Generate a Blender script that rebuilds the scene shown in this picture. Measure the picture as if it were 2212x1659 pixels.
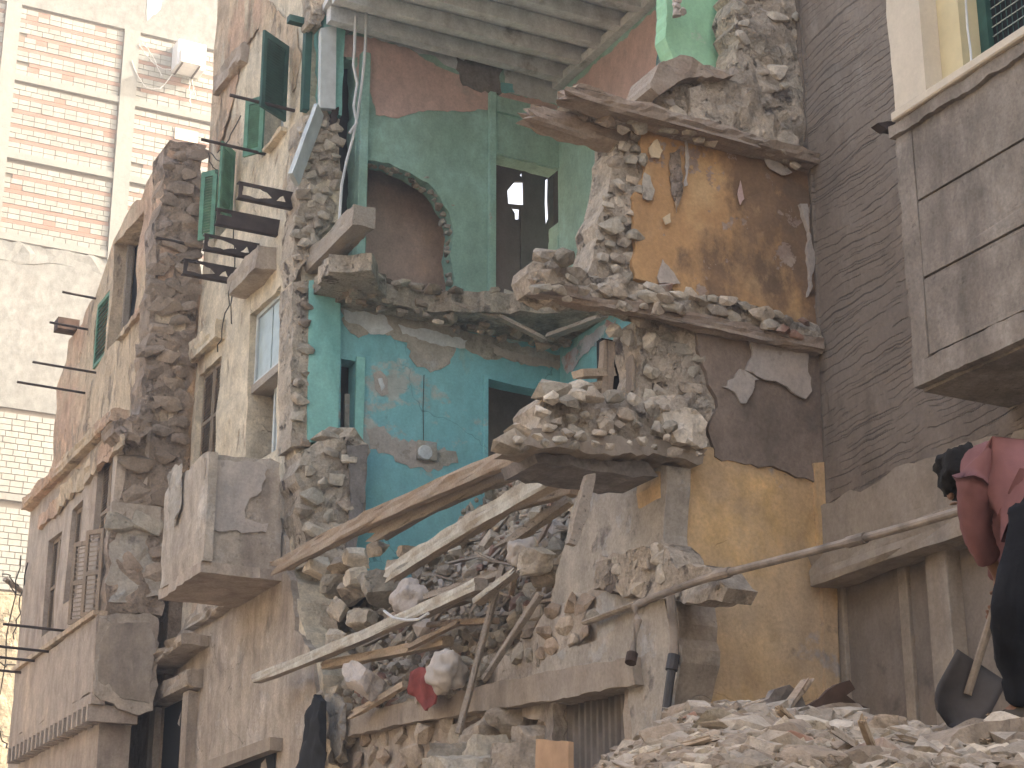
import bpy, bmesh, math, random
import numpy as np
from mathutils import Vector, Matrix, noise
from mathutils.geometry import delaunay_2d_cdt

for o in list(bpy.data.objects): bpy.data.objects.remove(o)
SC = bpy.context.scene
COL = SC.collection

# ------------------------------------------------------------------ camera
FPX, PITCH, YAW, EYE = 4033.0, math.radians(19.2), math.radians(27.1), 1.7
cF = Vector((math.sin(YAW)*math.cos(PITCH), math.cos(YAW)*math.cos(PITCH), math.sin(PITCH)))
cR = Vector((math.cos(YAW), -math.sin(YAW), 0.0))
cU = cR.cross(cF)
cC = Vector((0, 0, EYE))
cam = bpy.data.cameras.new('camera')
cam.sensor_width = 36.0
cam.lens = 36.0*FPX/2212.0
cam.clip_start = 0.1
cam.clip_end = 2000.0
co = bpy.data.objects.new('camera', cam)
co.matrix_world = Matrix(((cR.x, cU.x, -cF.x, cC.x), (cR.y, cU.y, -cF.y, cC.y), (cR.z, cU.z, -cF.z, cC.z), (0, 0, 0, 1)))
COL.objects.link(co)
SC.camera = co

# ------------------------------------------------------------------ light
TOSUN = Vector((0.76, -0.36, 0.54)).normalized()
world = bpy.data.worlds.new('World')
SC.world = world
world.use_nodes = True
nt = world.node_tree
nt.nodes.clear()
sky = nt.nodes.new('ShaderNodeTexSky')
sky.sky_type = 'NISHITA'
sky.sun_disc = False
sky.sun_elevation = math.asin(TOSUN.z)
sky.sun_rotation = math.atan2(TOSUN.x, TOSUN.y)
sky.air_density = 1.0
sky.dust_density = 7.0
sky.ozone_density = 0.6
bg = nt.nodes.new('ShaderNodeBackground')
bg.inputs[1].default_value = 0.15
wo = nt.nodes.new('ShaderNodeOutputWorld')
nt.links.new(sky.outputs[0], bg.inputs[0])
nt.links.new(bg.outputs[0], wo.inputs[0])
sl = bpy.data.lights.new('sun', 'SUN')
sl.energy = 2.0
sl.angle = math.radians(0.5)
sl.color = (1.0, 0.95, 0.88)
so = bpy.data.objects.new('sun', sl)
so.rotation_euler = (-TOSUN).to_track_quat('-Z', 'Y').to_euler()
so.location = (40, -30, 60)
COL.objects.link(so)
SC.view_settings.view_transform = 'Standard'
SC.view_settings.look = 'None'
SC.view_settings.exposure = 2.38
SC.view_settings.gamma = 1.0
SC.view_settings.use_white_balance = True
SC.view_settings.white_balance_temperature = 7080
SC.view_settings.use_curve_mapping = False

SC.cycles.max_bounces = 6
SC.cycles.diffuse_bounces = 4
SC.cycles.glossy_bounces = 2

# ------------------------------------------------------------------ scene helpers
def ray(x, y):
    return cF*FPX + cR*(x-1106.0) - cU*(y-829.5)

class Pl:
    """A plane in the place with in-plane axes U, V and outward normal N."""
    def __init__(s, kind=None, c=0.0, o=None, U=None, V=None):
        if kind == 'X': s.o, s.U, s.V, s.N = Vector((c,0,0)), Vector((0,1,0)), Vector((0,0,1)), Vector((-1,0,0))
        elif kind == 'Y': s.o, s.U, s.V, s.N = Vector((0,c,0)), Vector((1,0,0)), Vector((0,0,1)), Vector((0,-1,0))
        elif kind == 'Z': s.o, s.U, s.V, s.N = Vector((0,0,c)), Vector((1,0,0)), Vector((0,1,0)), Vector((0,0,1))
        else:
            s.o = Vector(o); s.U = Vector(U).normalized(); n = s.U.cross(Vector(V)).normalized()
            s.V = n.cross(s.U).normalized(); s.N = n
            if s.N.dot(cC-s.o) < 0: s.N = -s.N
    def hit(s, x, y, h=0.0):
        d = ray(x, y); o = s.o+s.N*h
        return cC + d*((o-cC).dot(s.N)/d.dot(s.N))
    def uv(s, x, y, h=0.0):
        p = s.hit(x, y, h)-s.o
        return (p.dot(s.U), p.dot(s.V))
    def p(s, u, v, h=0.0):
        return s.o+s.U*u+s.V*v+s.N*h

def W(x, y, ax, c): return Pl(ax, c).hit(x, y)
def AT(x, y, d):                    # the point at a given distance along the view axis
    return cC + ray(x, y)*(d/FPX)

def link(o, par=None):
    COL.objects.link(o)
    if par is not None:
        o.parent = par
        o.matrix_parent_inverse = PINV.get(par.name, Matrix.Identity(4))
    return o
PINV = {}
def meshobj(name, me, par=None, m=None):
    o = bpy.data.objects.new(name, me)
    if m is not None and not me.materials:
        for q in (m if isinstance(m, (list, tuple)) else [m]): me.materials.append(q)
    return link(o, par)
def mk(name, verts, faces, m, par=None, smooth=False, recalc=True, fmat=None):
    me = bpy.data.meshes.new(name)
    me.from_pydata([tuple(v) for v in verts], [], [tuple(f) for f in faces])
    if recalc:
        bm = bmesh.new(); bm.from_mesh(me); bmesh.ops.recalc_face_normals(bm, faces=bm.faces); bm.to_mesh(me); bm.free()
    o = meshobj(name, me, par, m)
    if fmat is not None:
        me.polygons.foreach_set('material_index', fmat)
    if smooth:
        me.polygons.foreach_set('use_smooth', [True]*len(me.polygons))
    return o
def thing(name, label, cat, loc, group=None):
    o = bpy.data.objects.new(name, None)
    o.location = loc; o.empty_display_size = .3
    COL.objects.link(o)
    PINV[o.name] = Matrix.Translation(Vector(loc)).inverted()
    return tag(o, label, cat, group)
def tag(o, label=None, cat=None, group=None, kind=None):
    if label: o['label'] = label
    if cat: o['category'] = cat
    if group: o['group'] = group
    if kind: o['kind'] = kind
    return o

def inside(P, poly):
    """numpy even-odd test of points P (n,2) against polygon."""
    x, y = P[:, 0], P[:, 1]
    r = np.zeros(len(P), bool)
    a = np.asarray(poly); b = np.roll(a, -1, 0)
    for (x0, y0), (x1, y1) in zip(a, b):
        if y0 == y1: continue
        c = (y0 > y) != (y1 > y)
        r ^= c & (x < (x1-x0)*(y-y0)/(y1-y0)+x0)
    return r
def jagged(poly, jag, seg, rng, straight=()):
    out = []
    n = len(poly)
    for i in range(n):
        a = Vector(poly[i]); b = Vector(poly[(i+1) % n])
        L = (b-a).length
        out.append(a.copy())
        if L < 1e-5: continue
        if i in straight or jag <= 0:
            k = max(1, int(L/(seg*4))) if jag > 0 else 1
            for j in range(1, k): out.append(a.lerp(b, j/k))
            continue
        k = max(1, int(L/seg)); nn = Vector((-(b-a).y, (b-a).x))/L
        off = 0
        for j in range(1, k):
            off = off*.55+rng.uniform(-1, 1)*jag
            out.append(a.lerp(b, (j+rng.uniform(-.3, .3))/k)+nn*off)
    return [tuple(p) for p in out]

def plate(name, pl, pts, th, m, par=None, jag=0., seg=.12, res=.3, amp=0., ns=1.6, holes=(), uv=False, h=0., seed=1, straight=(), hjag=None, lump=0., smooth=False):
    """A slab with the outline pts on plane pl, front at h, th thick, broken outline (jag) and uneven face (amp)."""
    rng = random.Random(seed)
    P = [tuple(p) for p in pts] if uv else [pl.uv(p[0], p[1], h) for p in pts]
    loops = [jagged(P, jag, seg, rng, straight)]
    for hh in holes:
        H = [tuple(p) for p in hh] if uv else [pl.uv(p[0], p[1], h) for p in hh]
        loops.append(jagged(H, jag if hjag is None else hjag, seg, rng))
    V = []; E = []
    for L in loops:
        s = len(V); V += L
        E += [(s+i, s+(i+1) % len(L)) for i in range(len(L))]
    A = np.array(V)
    if amp > 0 or lump > 0:
        lo, hi = np.array(loops[0]).min(0), np.array(loops[0]).max(0)
        nx, ny = int((hi[0]-lo[0])/res)+1, int((hi[1]-lo[1])/res)+1
        g = [(lo[0]+(i+.5+rng.uniform(-.3, .3))*res, lo[1]+(j+.5+rng.uniform(-.3, .3))*res) for i in range(nx) for j in range(ny)]
        g = np.array(g)
        k = inside(g, loops[0])
        for L in loops[1:]: k &= ~inside(g, L)
        g = g[k]
        if len(g) and len(A) < 3000:
            d = np.full(len(g), 9.)
            for i in range(0, len(A)):
                d = np.minimum(d, np.abs(g-A[i]).max(1))
            g = g[d > res*.35]
        V = V+[tuple(q) for q in g]
    r = delaunay_2d_cdt([Vector(v) for v in V], E, [], 0, 1e-6)
    vo, fo = r[0], r[2]
    T = np.array([list(f) for f in fo])
    VV = np.array([tuple(v) for v in vo])
    c = VV[T].mean(1)
    k = inside(c, loops[0])
    for L in loops[1:]: k &= ~inside(c, L)
    T = T[k]
    used = np.unique(T); re = -np.ones(len(VV), int); re[used] = np.arange(len(used)); T = re[T]; VV = VV[used]
    n = len(VV)
    front = []; back = []
    for u, v in VV:
        hh = h
        if amp > 0 or lump > 0:
            q = pl.p(u, v, 0)+Vector((seed*3.1, seed*1.7, 0))
            if amp > 0: hh += amp*noise.fractal(q*ns, 1.0, 2.0, 5)
            if lump > 0:
                dd = noise.voronoi(q*ns*1.6)[0]
                hh += lump*(dd[1]-dd[0])-lump*.4
        front.append(pl.p(u, v, hh)); back.append(pl.p(u, v, h-th))
    F = [tuple(t) for t in T]+[tuple(t[::-1]+n) for t in T]
    cnt = {}
    for a, b, c_ in T.tolist():
        for e in ((a, b), (b, c_), (c_, a)):
            if (e[1], e[0]) in cnt: del cnt[(e[1], e[0])]
            else: cnt[e] = 1
    for (a, b) in cnt: F.append((b, a, a+n, b+n))
    o = mk(name, front+back, F, m, par)
    if smooth: o.data.polygons.foreach_set('use_smooth', [i < len(T) for i in range(len(o.data.polygons))])
    return o

def box(name, c, sx, sy, sz, m, par=None, R=None, bev=0.0, jit=0., seed=0):
    rng = random.Random(seed)
    bm = bmesh.new()
    bmesh.ops.create_cube(bm, size=1.0)
    for v in bm.verts:
        v.co = Vector((v.co.x*sx, v.co.y*sy, v.co.z*sz))
        if jit: v.co += Vector((rng.uniform(-jit, jit), rng.uniform(-jit, jit), rng.uniform(-jit, jit)))
    if bev: bmesh.ops.bevel(bm, geom=bm.edges[:], offset=bev, segments=1, affect='EDGES')
    me = bpy.data.meshes.new(name); bm.to_mesh(me); bm.free()
    o = meshobj(name, me, None, m)
    o.matrix_world = Matrix.Translation(Vector(c)) @ (R.to_4x4() if R else Matrix.Identity(4))
    if par is not None:
        o.parent = par; o.matrix_parent_inverse = PINV.get(par.name, par.matrix_world.inverted() if par.type == 'MESH' else Matrix.Identity(4))
    return o
def pbox(name, pl, u0, u1, v0, v1, h0, h1, m, par=None, bev=0., jit=0., seed=0):
    """Box on a plane: u0..u1, v0..v1, standing from h0 to h1 out of it."""
    c = pl.p((u0+u1)/2, (v0+v1)/2, (h0+h1)/2)
    R = Matrix((pl.U, pl.N, pl.V)).transposed()
    return box(name, c, abs(u1-u0), abs(h1-h0), abs(v1-v0), m, par, R, bev, jit, seed)
def rect(pl, x0, y0, x1, y1, h=0.):
    """u0,u1,v0,v1 of the rectangle whose opposite corners are seen at those two points."""
    a = pl.uv(x0, y0, h); b = pl.uv(x1, y1, h)
    return min(a[0], b[0]), max(a[0], b[0]), min(a[1], b[1]), max(a[1], b[1])
def rloop(r): return [(r[0], r[2]), (r[1], r[2]), (r[1], r[3]), (r[0], r[3])]

def tube(name, pts, r, m, par=None, n=8, r1=None, caps=True):
    pts = [Vector(p) for p in pts]
    V = []; F = []
    k = len(pts)
    up = Vector((0.1, 0.2, 1)).normalized()
    for i, p in enumerate(pts):
        d = (pts[min(i+1, k-1)]-pts[max(i-1, 0)]).normalized()
        a = d.cross(up)
        if a.length < .1: a = d.cross(Vector((1, 0, 0)))
        a.normalize(); b = d.cross(a)
        rr = r if r1 is None else r+(r1-r)*i/(k-1)
        for j in range(n):
            t = 2*math.pi*j/n
            V.append(p+(a*math.cos(t)+b*math.sin(t))*rr)
    for i in range(k-1):
        for j in range(n):
            F.append((i*n+j, i*n+(j+1) % n, (i+1)*n+(j+1) % n, (i+1)*n+j))
    if caps:
        F.append(tuple(range(n))); F.append(tuple((k-1)*n+j for j in range(n)))
    return mk(name, V, F, m, par, smooth=False)
def wiggle(p0, p1, n, sag, jit, seed):
    rng = random.Random(seed); out = []
    for i in range(n+1):
        t = i/n; p = Vector(p0).lerp(Vector(p1), t); p.z -= sag*4*t*(1-t)
        if 0 < i < n: p += Vector((rng.uniform(-1, 1), rng.uniform(-1, 1), rng.uniform(-1, 1)))*jit
        out.append(p)
    return out

def beam(name, p0, p1, w, h, m, par=None, roll=0., sp0=0., sp1=0., rough=.006, bend=0., seed=1, segs=14, topmat=False, taper=0.):
    """A timber of section w x h with worn faces and splintered ends; topmat puts material 1 on the upper face."""
    rng = random.Random(seed)
    p0, p1 = Vector(p0), Vector(p1)
    d = (p1-p0); L = d.length; d.normalize()
    s = d.cross(Vector((0, 0, 1)))
    if s.length < .05: s = d.cross(Vector((0, 1, 0)))
    s.normalize(); u = s.cross(d).normalized()
    q = Matrix.Rotation(roll, 3, d); s = q @ s; u = q @ u
    ring = []
    K = 4
    for i in range(K): ring.append((-.5+i/K, -.5))
    for i in range(K): ring.append((.5, -.5+i/K))
    for i in range(K): ring.append((.5-i/K, .5))
    for i in range(K): ring.append((-.5, .5-i/K))
    n = len(ring)
    V = []; F = []; FM = []
    e0 = [rng.uniform(0, 1)**1.6*sp0 for _ in ring]; e1 = [rng.uniform(0, 1)**1.6*sp1 for _ in ring]
    ph = rng.uniform(0, 50)
    for k in range(segs+1):
        t = k/segs
        for j, (a, b) in enumerate(ring):
            x = t*L
            if k == 0: x -= e0[j]-sp0*.4
            if k == segs: x += e1[j]-sp1*.4
            nz = noise.noise(Vector((x*2.2, a*3+ph, b*3)))*rough*2+noise.noise(Vector((x*9, a*9+ph, b*9)))*rough
            f = 1-taper*t
            rr = Vector((a*w*f, b*h*f))
            rr = rr*(1+nz/max(min(w, h), .02))
            if abs(abs(a)-.5) < .01 and abs(abs(b)-.5) < .01: rr *= .965
            V.append(p0+d*x+s*rr.x+u*(rr.y+bend*4*t*(1-t)))
    for k in range(segs):
        for j in range(n):
            F.append((k*n+j, k*n+(j+1) % n, (k+1)*n+(j+1) % n, (k+1)*n+j))
            FM.append(1 if (topmat and K <= j < 2*K) else 0)
    for k, e in ((0, sp0), (segs, sp1)):
        c = len(V); V.append(sum((V[k*n+j] for j in range(n)), Vector())/n)
        for j in range(n): F.append((c, k*n+j, k*n+(j+1) % n)); FM.append(0)
    mm = m if isinstance(m, (list, tuple)) else [m]
    return mk(name, V, F, mm, par, fmat=FM if topmat else None)

# stones: a handful of rough shapes that all pieces share
def stone_geo(seed, k=15, blocky=0.0):
    rng = random.Random(seed)
    bm = bmesh.new()
    for i in range(k):
        v = Vector((rng.gauss(0, 1), rng.gauss(0, 1), rng.gauss(0, 1))).normalized()
        if blocky:
            mx = max(abs(v.x), abs(v.y), abs(v.z)); v = v.lerp(v/mx*.85, blocky)
        bm.verts.new(v*rng.uniform(.82, 1.0))
    r = bmesh.ops.convex_hull(bm, input=bm.verts[:])
    bmesh.ops.delete(bm, geom=[g for g in r['geom_interior'] if isinstance(g, bmesh.types.BMVert)], context='VERTS')
    bmesh.ops.triangulate(bm, faces=bm.faces[:])
    bm.verts.ensure_lookup_table(); bm.verts.index_update()
    V = np.array([tuple(v.co) for v in bm.verts]); F = [[v.index for v in f.verts] for f in bm.faces]
    bm.free()
    return V, F
SG = [stone_geo(i, 16 if i < 8 else 22, 0.0 if i % 2 else .8) for i in range(16)]
SMESH = {}
LMESH = {}
def lump(i, m):
    """A rough broken block with a detailed surface (a few shapes, shared)."""
    key = (i % 6, m.name)
    if key not in LMESH:
        bm = bmesh.new(); bmesh.ops.create_cube(bm, size=1.6)
        bmesh.ops.subdivide_edges(bm, edges=bm.edges[:], cuts=8, use_grid_fill=True)
        k = key[0]*7.7; rg_ = random.Random(key[0]); pl_ = []
        for _ in range(11):
            n_ = Vector((rg_.gauss(0, 1), rg_.gauss(0, 1), rg_.gauss(0, 1))).normalized(); pl_.append((n_, rg_.uniform(.62, .95)))
        for v in bm.verts:
            p = v.co.copy()
            for n_, d_ in pl_:
                e = p.dot(n_)-d_
                if e > 0: p -= n_*e
            q = p*1.6+Vector((k, 0, 0))
            p *= 1+.11*noise.fractal(q, 1, 2, 5); v.co = p
        me = bpy.data.meshes.new('lump'); bm.to_mesh(me); bm.free(); me.materials.append(m); LMESH[key] = me
    return LMESH[key]
def smesh(i, m):
    key = (i, m.name)
    if key not in SMESH:
        me = bpy.data.meshes.new('stone')
        me.from_pydata(SG[i][0].tolist(), [], SG[i][1]); me.materials.append(m)
        SMESH[key] = me
    return SMESH[key]
def poisson(loopuv, sp, rng, holes=()):
    A = np.array(loopuv); lo, hi = A.min(0), A.max(0)
    n = int((hi[0]-lo[0])*(hi[1]-lo[1])/(sp*sp)*9)+20
    C = np.array([(rng.uniform(lo[0], hi[0]), rng.uniform(lo[1], hi[1])) for _ in range(n)])
    k = inside(C, loopuv)
    for H in holes: k &= ~inside(C, H)
    out = []; grid = {}
    for q in C[k]:
        key = (int(q[0]//sp), int(q[1]//sp)); ok = True
        for i in (-1, 0, 1):
            for j in (-1, 0, 1):
                for w in grid.get((key[0]+i, key[1]+j), ()):
                    if (w[0]-q[0])**2+(w[1]-q[1])**2 < sp*sp: ok = False
        if ok: grid.setdefault(key, []).append(q); out.append(q)
    return out
def stones(par, pl, pts, sp, mats, sz=(.5, .85), seed=1, h=0., hv=.03, flat=.7, name='stone', uv=False, maxn=300, asp=1.25, topl=None, tilt=.35, holes=()):
    """Stones laid side by side over the outline pts on plane pl, each a mesh object of its own."""
    rng = random.Random(seed)
    L = [tuple(p) for p in pts] if uv else [pl.uv(p[0], p[1], h) for p in pts]
    H = [[pl.uv(p[0], p[1], h) for p in hh] for hh in holes]
    P = poisson(L, sp, rng, H)
    rest = []
    for idx, (u, v) in enumerate(P):
        s = sp*rng.uniform(*sz); i = rng.randrange(len(SG)); m = rng.choice(mats)
        c = pl.p(u, v, h+rng.uniform(-hv, hv))
        R = Matrix((pl.U, pl.N, pl.V)).transposed()
        e = Matrix.Rotation(rng.uniform(-tilt, tilt), 3, 'Y') @ Matrix.Rotation(rng.uniform(-tilt, tilt), 3, 'X') @ Matrix.Rotation(rng.uniform(-tilt, tilt), 3, 'Z')
        M4 = Matrix.Translation(c) @ (R @ e).to_4x4() @ Matrix.Diagonal((s*asp*rng.uniform(.8, 1.2), s*flat, s*rng.uniform(.75, 1.1), 1))
        if len(P)-idx <= 0 or idx >= maxn: rest.append((M4, i, m)); continue
        o = bpy.data.objects.new(name, smesh(i, m)); COL.objects.link(o)
        o.matrix_world = M4
        if par is not None:
            o.parent = par; o.matrix_parent_inverse = PINV.get(par.name, Matrix.Identity(4))
        elif topl: tag(o, *topl)
    return rest
def join_stones(name, rest, mats, par=None):
    V = []; F = []; FM = []; s = 0
    for M4, i, m in rest:
        g, f = SG[i]; A = np.array(M4)
        V.append(g @ A[:3, :3].T+A[:3, 3]); F += [[a+s for a in q] for q in f]; FM += [mats.index(m)]*len(f); s += len(g)
    if not V: return None
    o = mk(name, np.concatenate(V).tolist(), F, mats, par, recalc=False, fmat=FM)
    return tag(o, kind='stuff')

# ------------------------------------------------------------------ materials
class MB:
    def __init__(s, name, rough=.9, spec=.2):
        s.m = bpy.data.materials.new(name); s.m.use_nodes = True
        s.t = s.m.node_tree; s.N = s.t.nodes; s.N.clear()
        s.out = s.N.new('ShaderNodeOutputMaterial'); s.b = s.N.new('ShaderNodeBsdfPrincipled')
        s.t.links.new(s.b.outputs[0], s.out.inputs[0])
        s.b.inputs['Roughness'].default_value = rough; s.b.inputs['Specular IOR Level'].default_value = spec
        g = s.N.new('ShaderNodeNewGeometry'); s.pos = g.outputs['Position']
        s.hts = []
    def L(s, a, b): s.t.links.new(a, b)
    def vec(s, sc=(1, 1, 1), off=(0, 0, 0), src=None):
        n = s.N.new('ShaderNodeMapping'); n.inputs['Scale'].default_value = sc; n.inputs['Location'].default_value = off
        s.L(src or s.pos, n.inputs[0]); return n.outputs[0]
    def noise(s, sc, det=4, ro=.55, seed=0, stretch=(1, 1, 1), dist=0.):
        n = s.N.new('ShaderNodeTexNoise'); n.inputs['Scale'].default_value = sc; n.inputs['Detail'].default_value = det
        n.inputs['Roughness'].default_value = ro; n.inputs['Distortion'].default_value = dist
        s.L(s.vec(stretch, (seed*7.3, seed*3.9, seed*5.1)), n.inputs['Vector']); return n.outputs['Fac']
    def mr(s, x, lo, hi, a=0., b=1.):
        n = s.N.new('ShaderNodeMapRange'); n.inputs[1].default_value = lo; n.inputs[2].default_value = hi
        n.inputs[3].default_value = a; n.inputs[4].default_value = b; s.L(x, n.inputs[0]); return n.outputs[0]
    def math(s, op, a, b):
        n = s.N.new('ShaderNodeMath'); n.operation = op
        for i, q in enumerate((a, b)):
            if isinstance(q, (int, float)): n.inputs[i].default_value = q
            else: s.L(q, n.inputs[i])
        return n.outputs[0]
    def mix(s, f, a, b, mode='MIX'):
        n = s.N.new('ShaderNodeMix'); n.data_type = 'RGBA'; n.blend_type = mode
        for i, q in ((0, f), (6, a), (7, b)):
            if isinstance(q, (int, float)): n.inputs[i].default_value = q
            elif isinstance(q, tuple): n.inputs[i].default_value = (*q, 1)
            else: s.L(q, n.inputs[i])
        return n.outputs[2]
    def done(s, col, ht=None, bump=.4, dist=.02):
        if isinstance(col, tuple): s.b.inputs['Base Color'].default_value = (*col, 1)
        else: s.L(col, s.b.inputs['Base Color'])
        if ht is not None:
            b = s.N.new('ShaderNodeBump'); b.inputs['Strength'].default_value = bump; b.inputs['Distance'].default_value = dist
            s.L(ht, b.inputs['Height']); s.L(b.outputs[0], s.b.inputs['Normal'])
        return s.m
def sc3(c, k): return tuple(min(1, q*k) for q in c)
def plaster(name, c1, c2, sc=.9, layers=(), streak=0., streakcol=(.1, .085, .07), mott=.25, bump=.5, bsc=9., dist=.02, rough=.92, objvar=0., seed=0, crack=0.):
    b = MB(name, rough)
    col = b.mix(b.mr(b.noise(sc, 5, .6, seed), .35, .65), c1, c2)
    ht = b.math('MULTIPLY', b.noise(bsc, 6, .65, seed+1), 1.0)
    for (lc, ls, lo, hi, st, dh) in layers:
        mk_ = b.mr(b.noise(ls, 7, .62, seed+ls*3.3+lo*9, st), lo, hi)
        lc2 = b.mix(b.mr(b.noise(ls*4, 4, .6, seed+4), .3, .7), sc3(lc, .82), sc3(lc, 1.15))
        col = b.mix(mk_, col, lc2)
        ht = b.math('ADD', ht, b.math('MULTIPLY', mk_, dh))
    if streak:
        st = b.math('MULTIPLY', b.mr(b.noise(3.2, 5, .6, seed+8, (1, 1, .12)), .48, .75), streak)
        col = b.mix(st, col, streakcol)
    if crack:
        v = b.N.new('ShaderNodeTexVoronoi'); v.feature = 'DISTANCE_TO_EDGE'; v.inputs['Scale'].default_value = 1.1
        n = b.N.new('ShaderNodeTexNoise'); n.inputs['Scale'].default_value = 2.5; b.L(b.pos, n.inputs['Vector'])
        mx = b.N.new('ShaderNodeMix'); mx.data_type = 'RGBA'; mx.inputs[0].default_value = .35
        b.L(b.pos, mx.inputs[6]); b.L(n.outputs['Color'], mx.inputs[7]); b.L(mx.outputs[2], v.inputs['Vector'])
        ck = b.math('MULTIPLY', b.mr(v.outputs['Distance'], 0, .006, 1, 0), b.mr(b.noise(.9, 3, .5, seed+11), .5, .6))
        col = b.mix(b.math('MULTIPLY', ck, crack), col, sc3(c1, .3))
        ht = b.math('SUBTRACT', ht, b.math('MULTIPLY', ck, 1.0))
    mid = b.mr(b.noise(4.3, 7, .68, seed+13, (1, 1, .7)), .3, .7, 1-mott*1.25, 1+mott*.7)
    col = b.mix(1.0, col, mid, 'MULTIPLY')
    pit = b.mr(b.noise(13, 5, .7, seed+15), .62, .70)
    col = b.mix(b.math('MULTIPLY', pit, mott*1.3), col, sc3(c2, .45))
    ht = b.math('SUBTRACT', ht, b.math('MULTIPLY', pit, .7))
    fine = b.mr(b.noise(30, 4, .7, seed+2), .25, .75, 1-mott, 1+mott*.6)
    col = b.mix(1.0, col, fine, 'MULTIPLY')
    if objvar:
        oi = b.N.new('ShaderNodeObjectInfo')
        col = b.mix(1.0, col, b.mr(oi.outputs['Random'], 0, 1, 1-objvar, 1+objvar*.5), 'MULTIPLY')
    return b.done(col, ht, bump, dist)
def wood(name, c1, c2, axis, rough=.85, bump=.5, dirt=.3, dcol=(.3, .27, .23)):
    b = MB(name, rough)
    st = tuple(.08 if i == axis else 1.4 for i in range(3))
    g = b.noise(14, 6, .65, 3, st)
    col = b.mix(b.mr(g, .3, .7), c1, c2)
    if dirt:
        col = b.mix(b.math('MULTIPLY', b.mr(b.noise(3.1, 5, .6, 6), .4, .7), dirt), col, dcol)
    crk = b.mr(b.noise(22, 4, .6, 8, tuple(.04 if i == axis else 1.3 for i in range(3))), .62, .68)
    col = b.mix(b.math('MULTIPLY', crk, .75), col, sc3(c1, .35))
    col = b.mix(1., col, b.mr(b.noise(40, 4, .6, 2), .3, .7, .8, 1.15), 'MULTIPLY')
    g = b.math('SUBTRACT', g, crk)
    return b.done(col, g, bump, .012)
def plain(name, c, rough=.6, spec=.3, metal=0., var=.15, bump=.1, bsc=30):
    b = MB(name, rough, spec); b.b.inputs['Metallic'].default_value = metal
    col = b.mix(1., c, b.mr(b.noise(5, 5, .6), .3, .7, 1-var, 1+var), 'MULTIPLY')
    return b.done(col, b.noise(bsc, 4, .6, 3), bump, .01)
Z3 = (1, 1, 1)
ZS = (1, 1, .35)
mYEL = plaster('cream_yellow_plaster', (0.66, 0.57, 0.43), (0.7, 0.62, 0.49), .5, [((.54, .425, .315), .42, .54, .57, (1, 1, .5), -1.0), ((.70, .62, .49), 1.6, .6, .64, Z3, .3), ((.48, .38, .28), 3.1, .62, .67, ZS, -.8)], .35, (.24, .18, .13), .3, .8, 11, .03, crack=.8)
mYELLOW2 = plaster('grey_beige_plaster', (0.48, 0.42, 0.35), (0.42, 0.36, 0.3), .6, [((.53, .48, .42), 1.1, .55, .6, Z3, .6), ((.31, .265, .225), 1.7, .57, .68, ZS, -.6)], .5, (.17, .13, .11), .25, .6, 10, .025, seed=3, crack=.6)
mOCH = plaster('ochre_plaster', (0.57, 0.455, 0.325), (0.59, 0.485, 0.36), .45, [((.55, .385, .28), .33, .5, .6, Z3, -.2), ((.42, .34, .26), 2.6, .58, .62, (1, 1, .3), -1.), ((.60, .51, .38), 1.5, .6, .65, ZS, .3)], .4, (.26, .18, .12), .3, .9, 12, .035, seed=5, crack=.5)
mPINK = plaster('pinkish_plaster', (0.455, 0.385, 0.32), (0.415, 0.355, 0.3), .5, [((.38, .31, .26), 1.4, .56, .64, ZS, -.5), ((.53, .44, .35), 1.1, .6, .66, ZS, .2)], .55, (.22, .16, .13), .25, .6, 9, .03, seed=9)
mBRN = plaster('dark_stone_wall', (0.37, 0.29, 0.225), (0.31, 0.245, 0.19), 1.1, [((.38, .31, .26), 1.3, .56, .6, Z3, .7), ((.14, .11, .09), 2.2, .6, .66, Z3, -1.)], .2, (.12, .1, .08), .35, 1., 9, .05, seed=12)
mST = [plaster('pale_stone', (0.62, 0.55, 0.455), (0.54, 0.475, 0.39), 2.2, [((.58, .52, .45), 3., .58, .64, Z3, .3)], 0, mott=.3, bump=.9, bsc=18, dist=.02, objvar=.25, seed=20),
       plaster('tan_stone', (0.53, 0.45, 0.36), (0.46, 0.39, 0.315), 2.2, [((.30, .25, .21), 3., .58, .66, Z3, -.3)], 0, mott=.3, bump=.9, bsc=18, dist=.02, objvar=.3, seed=22),
       plaster('grey_stone', (0.5, 0.45, 0.37), (0.43, 0.385, 0.315), 2.2, [((.46, .42, .37), 3., .6, .66, Z3, .3)], 0, mott=.3, bump=.9, bsc=18, dist=.02, objvar=.3, seed=24)]
mHS = [plaster('dusty_heap_stone', (0.47, 0.42, 0.36), (0.39, 0.345, 0.295), 2.2, [((.40, .37, .335), 3., .58, .64, Z3, .3)], 0, mott=.3, bump=.9, bsc=22, dist=.015, objvar=.3, seed=20),
       plaster('dusty_tan_heap_stone', (0.37, 0.31, 0.25), (0.31, 0.26, 0.215), 2.2, [], 0, mott=.3, bump=.9, bsc=22, dist=.015, objvar=.3, seed=22)]
mHD = plaster('heap_dust', (0.34, 0.295, 0.245), (0.28, 0.245, 0.205), 1.7, [((.32, .295, .265), 2.6, .57, .63, Z3, .8), ((.14, .12, .105), 3., .6, .68, Z3, -1.2)], 0, mott=.4, bump=1., bsc=22, dist=.04, seed=33)
mDS = [plaster('pale_debris_stone', (0.62, 0.55, 0.45), (0.54, 0.475, 0.385), 2.2, [((.58, .53, .46), 3., .58, .64, Z3, .3)], 0, mott=.3, bump=.9, bsc=18, dist=.02, objvar=.3, seed=21)]
mRED = plaster('red_brick_chunk', (.34, .19, .14), (.30, .20, .16), 3, [((.45, .38, .32), 3., .5, .62, Z3, .3)], 0, objvar=.3, seed=26)
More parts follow.
